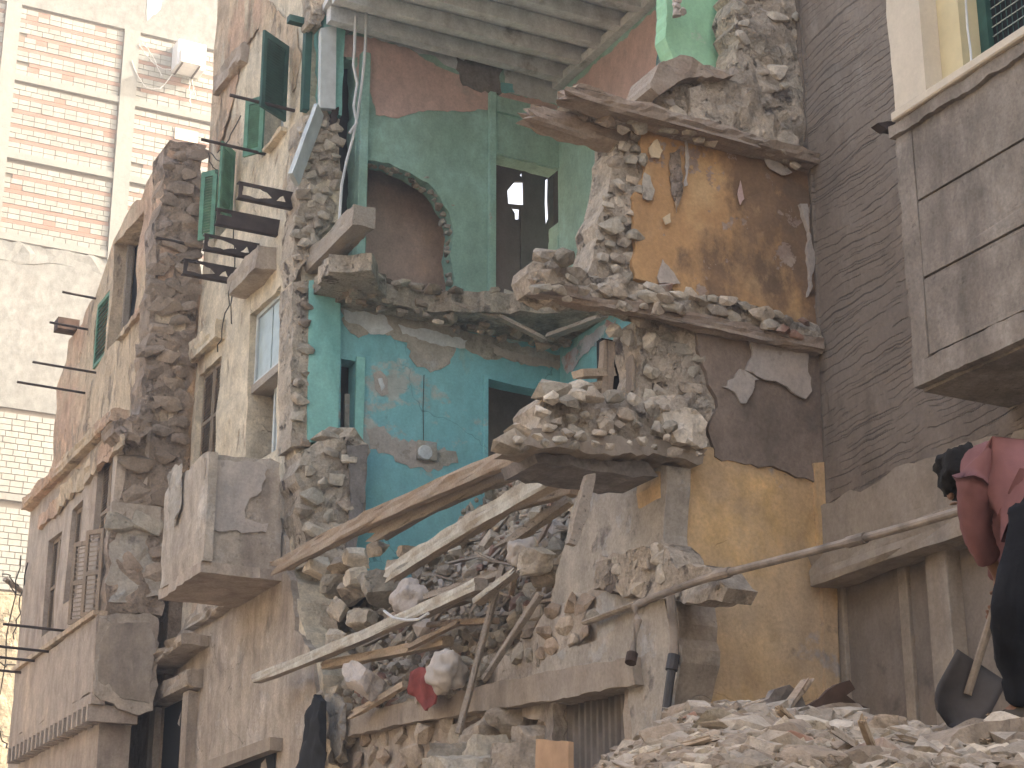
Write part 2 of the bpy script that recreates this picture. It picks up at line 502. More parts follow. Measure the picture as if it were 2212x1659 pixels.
mBS = [plaster('brown_stone', (0.39, 0.31, 0.24), (0.43, 0.345, 0.27), 2.4, [((.40, .34, .28), 2.4, .6, .66, Z3, .3)], 0, mott=.3, bump=.9, bsc=16, dist=.025, objvar=.35, seed=28),
       plaster('dark_brown_stone', (0.3, 0.235, 0.18), (0.35, 0.275, 0.215), 2.4, [], 0, mott=.3, bump=.9, bsc=16, dist=.025, objvar=.35, seed=29)]
mMOR = plaster('lime_mortar', (0.55, 0.475, 0.385), (0.47, 0.4, 0.325), 1.4, [((.52, .46, .38), 2.1, .56, .62, Z3, .8), ((.22, .18, .15), 3.2, .6, .66, Z3, -1.2)], 0, mott=.35, bump=1., bsc=14, dist=.05, seed=30)
mDEB = plaster('dusty_debris', (0.52, 0.45, 0.365), (0.45, 0.39, 0.315), 1.7, [((.48, .44, .38), 2.6, .57, .63, Z3, .8), ((.30, .26, .21), 3., .6, .68, Z3, -1.2)], 0, mott=.4, bump=1., bsc=16, dist=.06, seed=32)
mTEAL = plaster('turquoise_paint', (0.21, 0.51, 0.56), (0.25, 0.55, 0.58), .7, [((.20, .42, .49), .5, .5, .68, Z3, 0), ((.46, .49, .46), .75, .59, .63, (1, 1, 1.3), -.3), ((.31, .53, .52), 2.2, .62, .68, ZS, 0)], .12, (.25, .33, .31), .16, .25, 8, .015, seed=40, crack=.6)
mTEALP = plaster('turquoise_jamb_paint', (0.26, 0.57, 0.53), (0.31, 0.62, 0.57), .8, [((.40, .46, .42), 1.3, .67, .70, Z3, -.3), ((.15, .40, .39), 1.1, .5, .7, ZS, 0)], .15, (.2, .3, .27), .15, .25, 8, .015, seed=42)
mGRN = plaster('sea_green_paint', (0.33, 0.51, 0.43), (0.29, 0.47, 0.405), .7, [((.37, .60, .55), .6, .5, .66, Z3, 0), ((.21, .34, .30), 1.7, .6, .72, ZS, 0), ((.42, .38, .33), 2.2, .68, .71, Z3, -.5)], .15, (.2, .22, .18), .2, .3, 8, .02, seed=44)
mPNK = plaster('pink_paint', (0.66, 0.47, 0.43), (0.6, 0.445, 0.415), .8, [((.44, .38, .36), 1.2, .6, .7, Z3, -.1)], .12, (.3, .25, .23), .18, .3, 8, .02, seed=46)
mLIL = plaster('faded_lilac_paint', (0.52, 0.52, 0.6), (0.45, 0.54, 0.6), 1.2, [((.12, .33, .38), 1.6, .55, .62, Z3, 0), ((.42, .27, .27), 1.1, .55, .6, Z3, 0)], .1, mott=.2, bump=.3, seed=48)
mWHT = plaster('dirty_whitewash', (0.7, 0.72, 0.73), (0.6, 0.63, 0.65), 1., [((.36, .36, .36), 1.6, .6, .7, Z3, -.6)], .3, (.36, .36, .37), .2, .4, 9, .02, seed=50)
mSOOT = plaster('bare_dark_plaster', (0.22, 0.2, 0.19), (0.27, 0.245, 0.23), 1.3, [((.27, .24, .21), 2.1, .6, .66, Z3, .5)], 0, mott=.3, bump=.8, seed=52)
mGRY = plaster('grey_lime_plaster', (0.47, 0.43, 0.37), (0.41, 0.37, 0.32), 1.1, [((.44, .43, .41), 1.4, .56, .6, Z3, .4), ((.22, .2, .18), 2.4, .6, .68, Z3, -.6)], .15, (.2, .18, .16), .25, .6, 10, .03, seed=54)
mROOM = plaster('dim_brown_room_plaster', (0.62, 0.48, 0.41), (0.55, 0.43, 0.37), .8, [((.60, .44, .34), .9, .52, .7, Z3, 0)], .25, (.22, .18, .16), .2, .4, seed=56)
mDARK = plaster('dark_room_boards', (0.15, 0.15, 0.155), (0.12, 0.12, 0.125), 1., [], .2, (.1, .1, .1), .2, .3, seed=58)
def orangemat():
    b = MB('orange_stained_plaster', .92)
    col = b.mix(b.mr(b.noise(1.1, 5, .6, 60), .35, .65), (.53, .325, .16), (.48, .29, .145))
    col = b.mix(b.mr(b.noise(1.5, 6, .6, 61), .5, .66), col, (.60, .41, .22))
    sx = b.N.new('ShaderNodeSeparateXYZ'); b.L(b.pos, sx.inputs[0])
    n = b.mr(b.noise(1.7, 8, .68, 63, (1, 1, .7)), .25, .75, .1, .9)
    st = b.mr(b.math('ADD', b.math('MULTIPLY', b.math('SUBTRACT', sx.outputs[0], 8.95), .28), n), .46, .66)
    col = b.mix(st, col, b.mix(b.mr(b.noise(2.2, 5, .6, 66), .4, .65), (.19, .13, .09), (.31, .195, .115)))
    col = b.mix(b.mr(b.noise(2.4, 7, .66, 68), .585, .605), col, b.mix(b.mr(b.noise(6, 4, .6, 73), .4, .6), (.33, .245, .20), (.44, .35, .285)))
    sk = b.math('MULTIPLY', b.mr(b.noise(1.4, 6, .6, 71), .6, .72), st)
    col = b.mix(sk, col, (.11, .09, .08))
    stk = b.math('MULTIPLY', b.mr(b.noise(3.2, 5, .6, 70, (1, 1, .1)), .5, .75), .45)
    col = b.mix(stk, col, (.27, .185, .12))
    col = b.mix(1., col, b.mr(b.noise(26, 5, .7, 62), .25, .75, .78, 1.12), 'MULTIPLY')
    ht = b.math('ADD', b.noise(10, 6, .65, 64), b.math('MULTIPLY', b.mr(b.noise(2.4, 7, .66, 68), .585, .605), -1.2))
    return b.done(col, ht, .5, .02)
mORG = orangemat()
mSTAIN = plaster('dark_brown_stained_plaster', (0.24, 0.19, 0.155), (0.28, 0.22, 0.18), 1., [((.36, .28, .21), 1.5, .58, .68, ZS, 0), ((.165, .14, .125), 1.1, .52, .66, Z3, 0), ((.48, .41, .34), 4.5, .70, .72, Z3, .3)], .3, (.1, .08, .06), .25, .5, 10, .02, seed=62)
mYLW = plaster('mustard_plaster', (0.64, 0.45, 0.24), (0.59, 0.43, 0.28), .7, [((.56, .43, .29), .55, .48, .64, Z3, 0), ((.70, .47, .21), .9, .5, .66, Z3, 0), ((.34, .27, .2), 2.3, .66, .72, Z3, -.5), ((.46, .41, .37), 1.3, .63, .68, Z3, .1)], .2, (.3, .21, .13), .2, .4, 9, .02, seed=64, crack=.4)
mPALE = plaster('pale_pink_plaster_patch', (.50, .44, .39), (.46, .42, .39), 1.5, [((.38, .33, .29), 3.2, .62, .66, Z3, -.3)], .1, mott=.2, bump=.5, seed=66)
mCRM = plaster('cream_patch_plaster', (.66, .55, .38), (.6, .5, .36), 2, [], 0, mott=.15, bump=.3, seed=67)
mCON = plaster('old_concrete', (0.37, 0.315, 0.255), (0.315, 0.265, 0.215), .8, [((.37, .33, .295), .9, .53, .66, ZS, .2), ((.2, .175, .16), 1.5, .56, .72, ZS, -.2)], .45, (.45, .40, .35), .2, .5, 12, .02, seed=68)
mBAY = plaster('stained_bay_concrete', (.285, .245, .205), (.235, .20, .17), .8, [((.37, .325, .275), .9, .53, .66, (1, 1, .25), .2), ((.17, .142, .12), 1.3, .52, .70, (1, 1, .4), -.2)], .65, (.40, .35, .30), .3, .6, 12, .02, seed=69)
mLOW = plaster('dark_dusty_panel', (0.225, 0.19, 0.16), (0.26, 0.22, 0.185), .8, [((.28, .24, .21), .8, .54, .7, ZS, 0), ((.12, .1, .09), 1.6, .57, .7, Z3, 0)], .35, (.3, .265, .235), .18, .3, 10, .015, seed=70)
mCREAM = plaster('cream_wall_paint', (.64, .56, .45), (.6, .53, .43), .7, [((.5, .44, .36), 2.4, .66, .7, Z3, -.2)], .1, (.45, .39, .32), .08, .15, 9, .01, seed=72)
mYREV = plain('pale_yellow_reveal', (.62, .53, .33), .85, .2, var=.08)
mREND = plaster('pale_cement_render', (0.24, 0.248, 0.24), (0.22, 0.228, 0.222), .35, [((.235, .235, .225), .8, .45, .68, (1, 1, .9), 0)], .35, (.22, .215, .205), .28, .3, 4, .02, seed=74)
mCOL = plaster('raw_concrete_frame', (0.26, 0.265, 0.25), (0.24, 0.245, 0.235), .6, [((.26, .25, .225), 1.5, .58, .68, (1, 1, .15), -.3)], .3, (.24, .23, .205), .12, .4, 5, .03, seed=76)
mBLK = plaster('white_limestone_block', (0.3, 0.305, 0.285), (0.275, 0.28, 0.262), 1.5, [((.26, .25, .225), 2.4, .6, .68, Z3, -.2)], 0, mott=.15, bump=.4, bsc=7, dist=.02, objvar=.12, seed=78)
mJNT = plain('mortar_joint', (.15, .13, .11), .95, .1)
mCRB = plaster('cream_rubble_stone', (0.36, 0.31, 0.215), (0.33, 0.29, 0.215), .9, [((.42, .36, .26), 1.3, .57, .62, Z3, -1.)], 0, mott=.25, bump=1., bsc=3.5, dist=.12, seed=79)
def brickmat():
    b = MB('red_brick_course', .9)
    n = b.N.new('ShaderNodeTexBrick'); n.inputs['Color1'].default_value = (.22, .125, .105, 1); n.inputs['Color2'].default_value = (.26, .165, .14, 1)
    n.inputs['Mortar'].default_value = (.22, .175, .145, 1); n.inputs['Scale'].default_value = 1.0; n.inputs['Brick Width'].default_value = .22; n.inputs['Row Height'].default_value = .075
    n.inputs['Mortar Size'].default_value = .008
    sx = b.N.new('ShaderNodeSeparateXYZ'); cx = b.N.new('ShaderNodeCombineXYZ'); b.L(b.pos, sx.inputs[0]); b.L(sx.outputs[0], cx.inputs[0]); b.L(sx.outputs[2], cx.inputs[1]); b.L(cx.outputs[0], n.inputs['Vector'])
    col = b.mix(b.mr(b.noise(3, 4), .45, .7), n.outputs['Color'], (.24, .15, .115))
    return b.done(col, b.noise(20, 4), .5)
mBRK = brickmat()
def groovemat():
    b = MB('comb_scratched_render', .93)
    col = b.mix(b.mr(b.noise(.8, 5, .6), .35, .65), (.215, .178, .148), (.255, .213, .178))
    col = b.mix(b.mr(b.noise(1.3, 5, .6, 5, ZS), .58, .7), col, (.29, .255, .228))
    sx = b.N.new('ShaderNodeSeparateXYZ'); b.L(b.pos, sx.inputs[0])
    w = b.math('ADD', sx.outputs[2], b.math('MULTIPLY', b.noise(.7, 4, .6, 2), .30))
    w = b.math('ADD', w, b.math('MULTIPLY', b.noise(5, 3, .6, 7), .035))
    w = b.math('ADD', w, b.math('MULTIPLY', sx.outputs[1], .06))
    tot = None
    for fr, sd, th in ((5.3, 1, .035), (8.9, 3, .045), (14.3, 5, .055)):
        f = b.math('FRACT', b.math('MULTIPLY', w, fr), 0.)
        d = b.math('ABSOLUTE', b.math('SUBTRACT', f, .5), 0.)
        g = b.math('MULTIPLY', b.mr(d, 0, th, 1, 0), b.math('MULTIPLY', b.mr(b.noise(1.5, 3, .55, 9+sd, (1, 1, 4)), .47, .57), b.mr(b.noise(.55, 4, .6, 19+sd), .28, .48)))
        tot = g if tot is None else b.math('MAXIMUM', tot, g)
    col = b.mix(b.math('MULTIPLY', tot, .6), col, (.095, .078, .065))
    col = b.mix(b.math('MULTIPLY', b.mr(b.noise(2.1, 7, .66, 31, (1, 1, .45)), .52, .68), .55), col, (.125, .1, .082))
    col = b.mix(b.math('MULTIPLY', b.mr(b.noise(1.7, 7, .66, 37, (1, 1, .35)), .56, .7), .6), col, (.36, .315, .27))
    col = b.mix(1., col, b.mr(b.noise(24, 5, .7, 4), .25, .75, .8, 1.15), 'MULTIPLY')
    ht = b.math('SUBTRACT', b.math('MULTIPLY', b.noise(11, 6, .65), .6), b.math('MULTIPLY', tot, 1.6))
    return b.done(col, ht, .8, .025)
mGROOVE = groovemat()
mWB = wood('brown_timber', (0.3, 0.225, 0.165), (0.39, 0.31, 0.24), 1, dirt=.7, dcol=(.42, .37, .31))
mWG = wood('grey_timber', (.27, .23, .19), (.35, .30, .25), 1, dirt=.4, dcol=(.42, .38, .33))
mWX = wood('old_lintel_timber', (.26, .2, .16), (.35, .28, .225), 0, dirt=.5, dcol=(.42, .37, .31))
mWZ = wood('upright_timber', (.26, .2, .155), (.34, .28, .22), 2, dirt=.3)
mWW = wood('white_painted_timber', (0.62, 0.61, 0.55), (0.5, 0.49, 0.43), 1, dirt=.9, dcol=(.33, .27, .21))
mWT = wood('fresh_tan_timber', (0.42, 0.335, 0.25), (0.48, 0.39, 0.3), 1, dirt=.25)
mGP = plain('dark_green_shutter_paint', (.03, .085, .07), .6, .3, var=.3)
mGL = plain('faded_green_shutter_paint', (.10, .23, .16), .7, .3, var=.35)
mSHB = wood('brown_shutter_wood', (.22, .165, .12), (.3, .235, .175), 2, dirt=.3)
mWF = plain('white_window_paint', (.52, .56, .57), .6, .3, var=.15)
mPANE = plain('dusty_pale_pane', (.38, .46, .47), .35, .4, var=.15)
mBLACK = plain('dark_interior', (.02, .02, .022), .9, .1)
mSTEEL = plain('rusted_steel', (.06, .045, .04), .75, .3, .2, .5)
mPIPE = plain('grey_pipe', (.27, .225, .185), .7, .3, .0, .45)
mPIPED = plain('dark_pipe', (.045, .04, .04), .5, .4, .0, .3)
mCAB = plain('white_cable', (.55, .56, .56), .6, .3)
mWIRE = plain('dark_wire', (.05, .05, .05), .7, .2)
mAC = plain('white_metal_cabinet', (.78, .80, .82), .5, .4, var=.05)
mACG = plain('grey_grille', (.42, .45, .4), .6, .3)
mCLB = plain('black_cloth', (.028, .029, .032), .95, .1, var=.3, bump=.4, bsc=6)
mCLR = plain('dark_red_cloth', (.22, .06, .055), .95, .1, var=.35, bump=.4, bsc=6)
mCLW = plain('off_white_sack', (.46, .42, .38), .9, .1, var=.2, bump=.4, bsc=9)
mRST = plain('rust_brown_sheet', (.075, .05, .04), .8, .2, .2, .5)
mROLL = plain('grey_corrugated_metal', (.17, .155, .145), .6, .35, .3, .3)
mCARD = plain('tan_board', (.46, .31, .2), .9, .1, var=.15)
mGREENB = plaster('bright_mint_paint', (.30, .58, .36), (.36, .62, .42), 1.2, [((.5, .6, .48), 2., .62, .66, Z3, -.3)], .35, (.22, .45, .3), .12, .2, seed=88)
mGROUND = plaster('dusty_earth', (.30, .25, .20), (.25, .21, .17), .3, [((.36, .31, .26), 1., .55, .65, Z3, .2)], 0, seed=90)

# ------------------------------------------------------------------ main planes of the place
X0 = 8.30      # street front of the yellow and of the ruined building
YT = 22.5      # cut end of the yellow building: its party wall faces the gap
YO = 13.5      # the stained cross wall at the other side of the gap
fX = Pl('X', X0)
pT = Pl('Y', YT)
pO = Pl('Y', YO)
XB = W(1207, 550, 'Y', YT+.1).x      # rear wall of the gutted rooms
YE = fX.hit(440, 500).y              # end wall of the far old building
XG = W(1745, 560, 'Y', YO).x         # front of the scratched grey building
ZC = W(1230, 182, 'Y', YT+.1).z      # ceiling of the upper room

tag(plate('street_ground', Pl('Z', 0.), [(-70, -60), (110, -60), (110, 120), (-70, 120)], .2, mGROUND, None, uv=True), kind='structure')
# ================================================================== far tower block
pW = Pl('Y', 60.0)
def zt(y, x=100): return pW.uv(x, y)[1]
z_top = zt(25); z_b1 = zt(183); z_b2 = zt(352); z_b3 = zt(528); z_ren = zt(893); z_b4 = zt(1085); z_cr = zt(1290)
uc1 = (pW.uv(8, 60)[0], pW.uv(41, 60)[0]); uc2 = (pW.uv(268, 63)[0], pW.uv(302, 63)[0]); uend = uc2[1]+4.3
tw = thing('tower_block', 'tall sunlit unfinished apartment tower of white blocks and red brick bands', 'building', (13, 62, 0))
wl = pbox('wall', pW, 2, uend+3, 0, z_top+14, -6, 0, mJNT, tw)
up = pbox('render_band', pW, 2, uend+3, z_top, z_top+14, 0.004, .10, mREND, tw)
pbox('render_band', pW, 2, uend+3, z_ren, z_b3-.25, 0.004, .07, mREND, tw)
plate('plaster_patch', pW, [(0, 515), (240, 560), (238, 590), (0, 560)], .04, mREND, tw, h=.09, jag=.10, seg=.3, amp=.05, res=.3, ns=3)
for (a, b) in (uc1, uc2): pbox('column', pW, a, b, z_b3-.2, z_top, 0.004, .16, mCOL, tw)
for zb in (z_b1, z_b2, z_b3):
    for (a, b) in ((uc1[1], uc2[0]), (uc2[1], uend+3)): pbox('beam', pW, a+.003, b-.003, zb-.12, zb+.12, 0.004, .12, mCOL, tw)
pbox('beam', pW, 2, uc1[0]-.003, z_b1-.12, z_b1+.12, .004, .12, mCOL, tw)
pbox('beam', pW, 2, uend+3, z_b4-.1, z_b4+.12, .004, .1, mCOL, tw)
plate('stone_footing', pW, [(2, 0), (uend+3, 0), (uend+3, z_cr), (2, z_cr)], .1, mCRB, tw, uv=True, h=.14, amp=.16, res=.5, ns=1.2)
plate('blue_stain_patch', pW, [(322, -30), (352, -30), (347, 20), (318, 45)], .02, mPANE, tw, h=.118, jag=.05, seg=.25)
rng = random.Random(5)
bmv = []; nblk = 0; BR = []
bxm = {}
def blockmesh(w):
    k = round(w, 2)
    if k not in bxm:
        bm = bmesh.new(); bmesh.ops.create_cube(bm, size=1.)
        for v in bm.verts: v.co = Vector((v.co.x*(k-.018), v.co.y*.05, v.co.z*.185))
        me = bpy.data.meshes.new('block'); bm.to_mesh(me); bm.free(); me.materials.append(mBLK); bxm[k] = me
    return bxm[k]
restv = []
def put_block(u0, u1, v, keep):
    global nblk
    w = u1-u0
    if w < .1: return
    c = pW.p((u0+u1)/2, v+.1, .03+rng.uniform(-.008, .01))
    if keep and nblk < 300:
        o = bpy.data.objects.new('block', blockmesh(w)); COL.objects.link(o); o.location = c; o.parent = tw; o.matrix_parent_inverse = PINV[tw.name]
        o.rotation_euler = (0, rng.uniform(-.008, .008), 0); nblk += 1
    else: restv.append((c, w))
def red(u0, u1, v0, v1):
    pbox('brick_course', pW, u0, u1, v0, v1, .004, .035+rng.uniform(0, .012), mBRK, tw)
for (a, b, keep) in ((uc1[1], uc2[0], True), (uc2[1], uend, True), (uc1[0]-1.5, uc1[0], False)):
    for (zb, ztp) in ((z_b3+.12, z_b2-.12), (z_b2+.12, z_b1-.12), (z_b1+.12, z_top)):
        v = zb; k = 0
        while v < ztp-.1:
            r = rng.random()
            for _ in range(2 if r < .8 else 3):
                if v+.2 > ztp: break
                u = a+.01; off = rng.choice((0, .2))
                first = True
                gaps = (b-a > 3) and rng.random() < .35
                while u < b-.05:
                    w = .41 if not first else .41-off*.99
                    first = False
                    e = min(u+w, b-.01)
                    if gaps and rng.random() < .10: red(u, e, v+.004, v+.196)
                    else: put_block(u, e, v, keep and u < uc2[1]+2.7)
                    u = e
                v += .205
            if v+.17 < ztp:
                s = a+.004+(rng.uniform(0, .6) if rng.random() < .2 else 0)
                red(s, b-.004, v+.002, v+.145); v += .15
            else: break
v = z_cr+.1; u_lo = pW.uv(-20, 1000)[0]
while v < z_ren-.2:
    if abs(v+.1-z_b4) < .26: v += .05; continue
    u = u_lo-rng.uniform(0, .4)
    while u < u_lo+3.2: put_block(u, u+.42, v, False); u += .425
    v += .21
V = []; F = []
for c, w in restv:
    s = len(V); hw = (w-.018)/2
    for dz in (-.0925, .0925):
        for dx, dy in ((-hw, -.025), (hw, -.025), (hw, .025), (-hw, .025)): V.append(c+Vector((dx, dy, dz)))
    F += [(s, s+1, s+5, s+4), (s+1, s+2, s+6, s+5), (s+2, s+3, s+7, s+6), (s+3, s, s+4, s+7), (s, s+3, s+2, s+1), (s+4, s+5, s+6, s+7)]
tag(mk('block_rows', V, F, mBLK, tw), kind='stuff')
# window box with the air conditioner, small window below
r = rect(pW, 372, 103, 429, 172)
cb = pbox('window_cabinet', pW, r[0], r[1], r[2], r[3], .02, .75, mAC, tw, bev=.02)
w3 = (r[1]-r[0])/3
for i in range(3): pbox('door_panel', pW, r[0]+w3*i+.03, r[0]+w3*(i+1)-.03, r[2]+.12, r[3]-.1, .752, .775, mAC, cb, bev=.006)
a = thing('air_conditioner', 'white outdoor air conditioner unit on the tower below the white cabinet', 'air conditioner', pW.p(r[0]+.4, r[2]-.1, .9))
pbox('casing', pW, r[0]+.05, r[0]+.86, r[2]-.02, r[2]+.55, .778, 1.1, mAC, a, bev=.015)
bm = bmesh.new(); bmesh.ops.create_circle(bm, cap_ends=True, radius=.2, segments=20)
me = bpy.data.meshes.new('fan_grille'); bm.to_mesh(me); bm.free(); g = meshobj('fan_grille', me, None, mACG)
g.matrix_world = Matrix.Translation(pW.p(r[0]+.4, r[2]+.27, 1.106)) @ Matrix.Rotation(math.pi/2, 4, 'X'); g.parent = a; g.matrix_parent_inverse = PINV[a.name]
for k in (0.1, .75): pbox('bracket', pW, r[0]+k, r[0]+k+.05, r[2]-.08, r[2]-.022, .02, 1.05, mSTEEL, a)
r = rect(pW, 377, 277, 425, 312)
wn = pbox('window', pW, r[0], r[1], r[2], r[3], .06, .1, mCREAM, tw)
for k in (0, 1):
    u = r[0]+.09+k*(r[1]-r[0])/2; pbox('pane', pW, u, u+(r[1]-r[0])/2-.18, r[2]+.09, r[3]-.09, .102, .112, mPANE, wn)
for i, (x0, y0, x1, y1, sg) in enumerate(((300, 95, 372, 150, .3), (285, 130, 372, 160, .9), (305, 90, 350, 165, -.15), (410, 170, 412, 230, .02), (415, 172, 425, 215, .1))):
    tag(tube('cable', wiggle(pW.hit(x0, y0, .2), pW.hit(x1, y1, .25), 10, sg, .03, i), .018, mCAB, None, 5), 'loose pale cable strung across the tower wall near the white cabinet', 'cable', 'cables on the tower')

# ================================================================== far old ochre building
XL, XL2 = W(355, 400, 'Y', YE).x, W(245, 1100, 'Y', YE).x
pL, pL2, pE = Pl('X', XL), Pl('X', XL2), Pl('Y', YE)
lb = thing('ochre_building', 'old ochre and pink plastered building with crumbling parapet and brown shutters', 'building', (XL+2, YE+5, 0))
zj = pE.uv(300, 905)[1]          # string course that parts the upper from the lower storeys
yend = pL.uv(128, 815)[0]
top = [pL.uv(x, y) for (x, y) in ((366, 303), (320, 395), (262, 490), (240, 545), (205, 640), (178, 700), (152, 735), (143, 780))]
up_pts = [(YE, zj)]+[(YE, top[0][1])]+[(t[0], t[1]) for t in top[1:]]+[(yend, top[-1][1]-.4), (yend, zj)]
r1 = rect(pL, 252, 505, 290, 705); r1 = (r1[0], r1[1], pL.uv(272, 715)[1], pL.uv(272, 500)[1])
r2 = (pL.uv(233, 700)[0], pL.uv(207, 700)[0], pL.uv(220, 775)[1], pL.uv(220, 648)[1])
plate('upper_wall', pL, up_pts, .5, mOCH, lb, uv=True, jag=.10, seg=.22, amp=.05, res=.3, ns=1.4, holes=[rloop(r1), rloop(r2)], hjag=.015, seed=3, straight=(0, len(up_pts)-1))
yend2 = pL2.uv(22, 1600)[0]
wins = []
for (xa, xb, yt, yb) in ((238, 206, 990, 1205), (172, 148, 1098, 1290), (122, 98, 1165, 1360)):
    xm = (xa+xb)/2
    wins.append((pL2.uv(xa, (yt+yb)/2)[0], pL2.uv(xb, (yt+yb)/2)[0], pL2.uv(xm, yb)[1], pL2.uv(xm, yt)[1]))
plate('lower_wall', pL2, [(YE, 0), (YE, zj), (yend2, zj), (yend2, 0)], .5, mPINK, lb, uv=True, jag=.03, seg=.3, amp=.04, res=.35, ns=1.4, holes=[rloop(w) for w in wins], hjag=.0, seed=4, straight=(0, 1, 2, 3))
beam('string_course', (XL2-.02, YE-.05, zj), (XL2-.02, yend2, zj), .3, .22, mOCH, lb, rough=.03, segs=60)
plate('crumbling_band', pL2, [(x, y) for x, y in ((262, 960), (240, 985), (180, 1045), (110, 1120), (82, 1140), (80, 1115), (130, 1060), (200, 980), (250, 915))], .05, mOCH, lb, h=.06, jag=.06, seg=.12, amp=.07, res=.15, ns=4)
plate('side_wall', pE, [(366, 303), (445, 316), (440, 520), (418, 760), (397, 985), (350, 1330), (225, 1330), (236, 1230), (247, 1100), (272, 1005), (242, 930), (240, 908), (300, 895), (316, 740), (338, 540), (350, 400)], .6, mBRN, lb, jag=.05, seg=.15, h=.02, amp=.09, res=.16, ns=2.6, seed=7)
sidew = lb.children[-1]
stones(sidew, pE, [(360, 330), (443, 335), (436, 520), (416, 740), (396, 960), (250, 960), (305, 890), (322, 740), (345, 540)], .26, mBS+[mBRN], (.45, .75), 3, .04, .03, .32, asp=1.5)
stones(sidew, pE, [(260, 1000), (395, 980), (375, 1080), (340, 1240), (240, 1240), (250, 1100)], .34, mBS+[mST[2]], (.45, .75), 4, .04, .03, .32, asp=1.4)
plate('broken_corbel', pE, [(240, 912), (262, 900), (300, 905), (330, 925), (300, 960), (262, 950), (244, 935)], .5, mBRN, lb, h=.3, jag=.04, seg=.08, amp=.08, res=.12, ns=5, seed=8)
pbox('plaster_face', pE, *rect(pE, 240, 1085, 340, 1160), .02, .05, mYELLOW2, lb, jit=.02)
plate('plaster_face', pE, [(238, 1120), (345, 1095), (350, 1290), (232, 1300), (236, 1200)], .08, mGRY, lb, h=.03, jag=.05, seg=.1, amp=.05, res=.15, ns=3, seed=10)
pbox('roof_mass', pL, YE+.3, yend, 0, top[-1][1]-1.5, -4, -.6, mBRN, lb)
box('rear_mass', (XL+3.2, YE+2.2, 7), 4, 3, 14, mBRN, lb)
def louvre(par, name, o, ux, w, hgt, m, n, t=.04, mid=True, tilt=.6, ob=.055):
    """A louvred shutter leaf: frame mesh with each slat as a child. o: lower hinge corner, ux: direction of its width."""
    ux = Vector(ux).normalized(); nn = Vector((ux.y, -ux.x, 0))
    V = []; F = []
    def bar(a0, a1, b0, b1):
        s = len(V)
        for hh in (-t/2, t/2):
            for a, b in ((a0, b0), (a1, b0), (a1, b1), (a0, b1)): V.append(ux*a+Vector((0, 0, b))+nn*hh)
        F.extend([(s, s+1, s+2, s+3), (s+7, s+6, s+5, s+4), (s, s+4, s+5, s+1), (s+1, s+5, s+6, s+2), (s+2, s+6, s+7, s+3), (s+3, s+7, s+4, s)])
    bar(0, ob, 0, hgt); bar(w-ob, w, 0, hgt); bar(ob, w-ob, 0, ob*1.3); bar(ob, w-ob, hgt-ob*1.3, hgt)
    if mid: bar(ob, w-ob, hgt*.47, hgt*.47+ob)
    o_ = mk(name, V, F, m, None)
    o_.location = o
    o_.parent = par; o_.matrix_parent_inverse = PINV[par.name]
    sm = bpy.data.meshes.new('slat')
    sw = w-2*ob; sv = []
    dep = t*.9; q = Vector((0, 0, 1))*dep*.5*math.sin(tilt)*1.2+nn*dep*.5*math.cos(tilt)
    for a in (0, sw):
        for sg in (-1, 1):
            for th in (-.004, .004): sv.append(ux*a+q*sg+Vector((0, 0, th)))
    sm.from_pydata([tuple(v) for v in sv], [], [(0, 1, 3, 2), (4, 6, 7, 5), (0, 4, 5, 1), (2, 3, 7, 6), (0, 2, 6, 4), (1, 5, 7, 3)]); sm.materials.append(m)
    z0 = ob*1.5; st = (hgt-ob*3)/n
    for i in range(n):
        z = z0+st*(i+.5)
        if mid and abs(z-hgt*.47-ob/2) < ob*.8: continue
        s = bpy.data.objects.new('slat', sm); COL.objects.link(s); s.parent = o_; s.location = ux*ob+Vector((0, 0, z))
    return o_
for w in wins:
    pbox('window_recess', pL2, w[0], w[1], w[2], w[3], -.45, -.3, mBLACK, lb)
    ww = (w[1]-w[0])/2
    for k in (0, 1): louvre(lb, 'shutter', (XL2+.1, w[0]+ww*k+.01, w[2]), (0, 1, 0), ww-.02, w[3]-w[2], mSHB, 34)
pbox('window_recess', pL, r1[0], r1[1], r1[2], r1[3], -.45, -.35, mBLACK, lb)
for u in (r1[0], r1[1]-.1): pbox('window_frame', pL, u, u+.1, r1[2], r1[3], -.3, -.2, mWG, lb)
pbox('window_recess', pL, r2[0], r2[1], r2[2], r2[3], -.4, -.3, mBLACK, lb)
louvre(lb, 'shutter', (XL+.02, r2[0]+.02, r2[2]), (0, 1, 0), r2[1]-r2[0]-.04, r2[3]-r2[2], mGL, 12, mid=False)
plate('window_sill', pL, [(248, 735), (300, 660), (318, 655), (262, 725)], .1, mOCH, lb, h=.1, jag=.03, seg=.1)
# open dark shutters by the balcony
for (x, yb, yt, a) in ((182, 1350, 1185, 1.6), (212, 1335, 1160, 1.4)):
    p = pL2.hit(x, yb); q = pL2.hit(x, yt)
    louvre(lb, 'shutter', p+Vector((-.05, -.2, 0)), (-1, a, 0), .34, q.z-p.z, mSHB, 16)
r = rect(pL2, 222, 1190, 190, 1330)
pbox('window_frame', pL2, r[0]+.1, r[1], r[2], r[2]+1.15, .01, .06, mWG, lb)
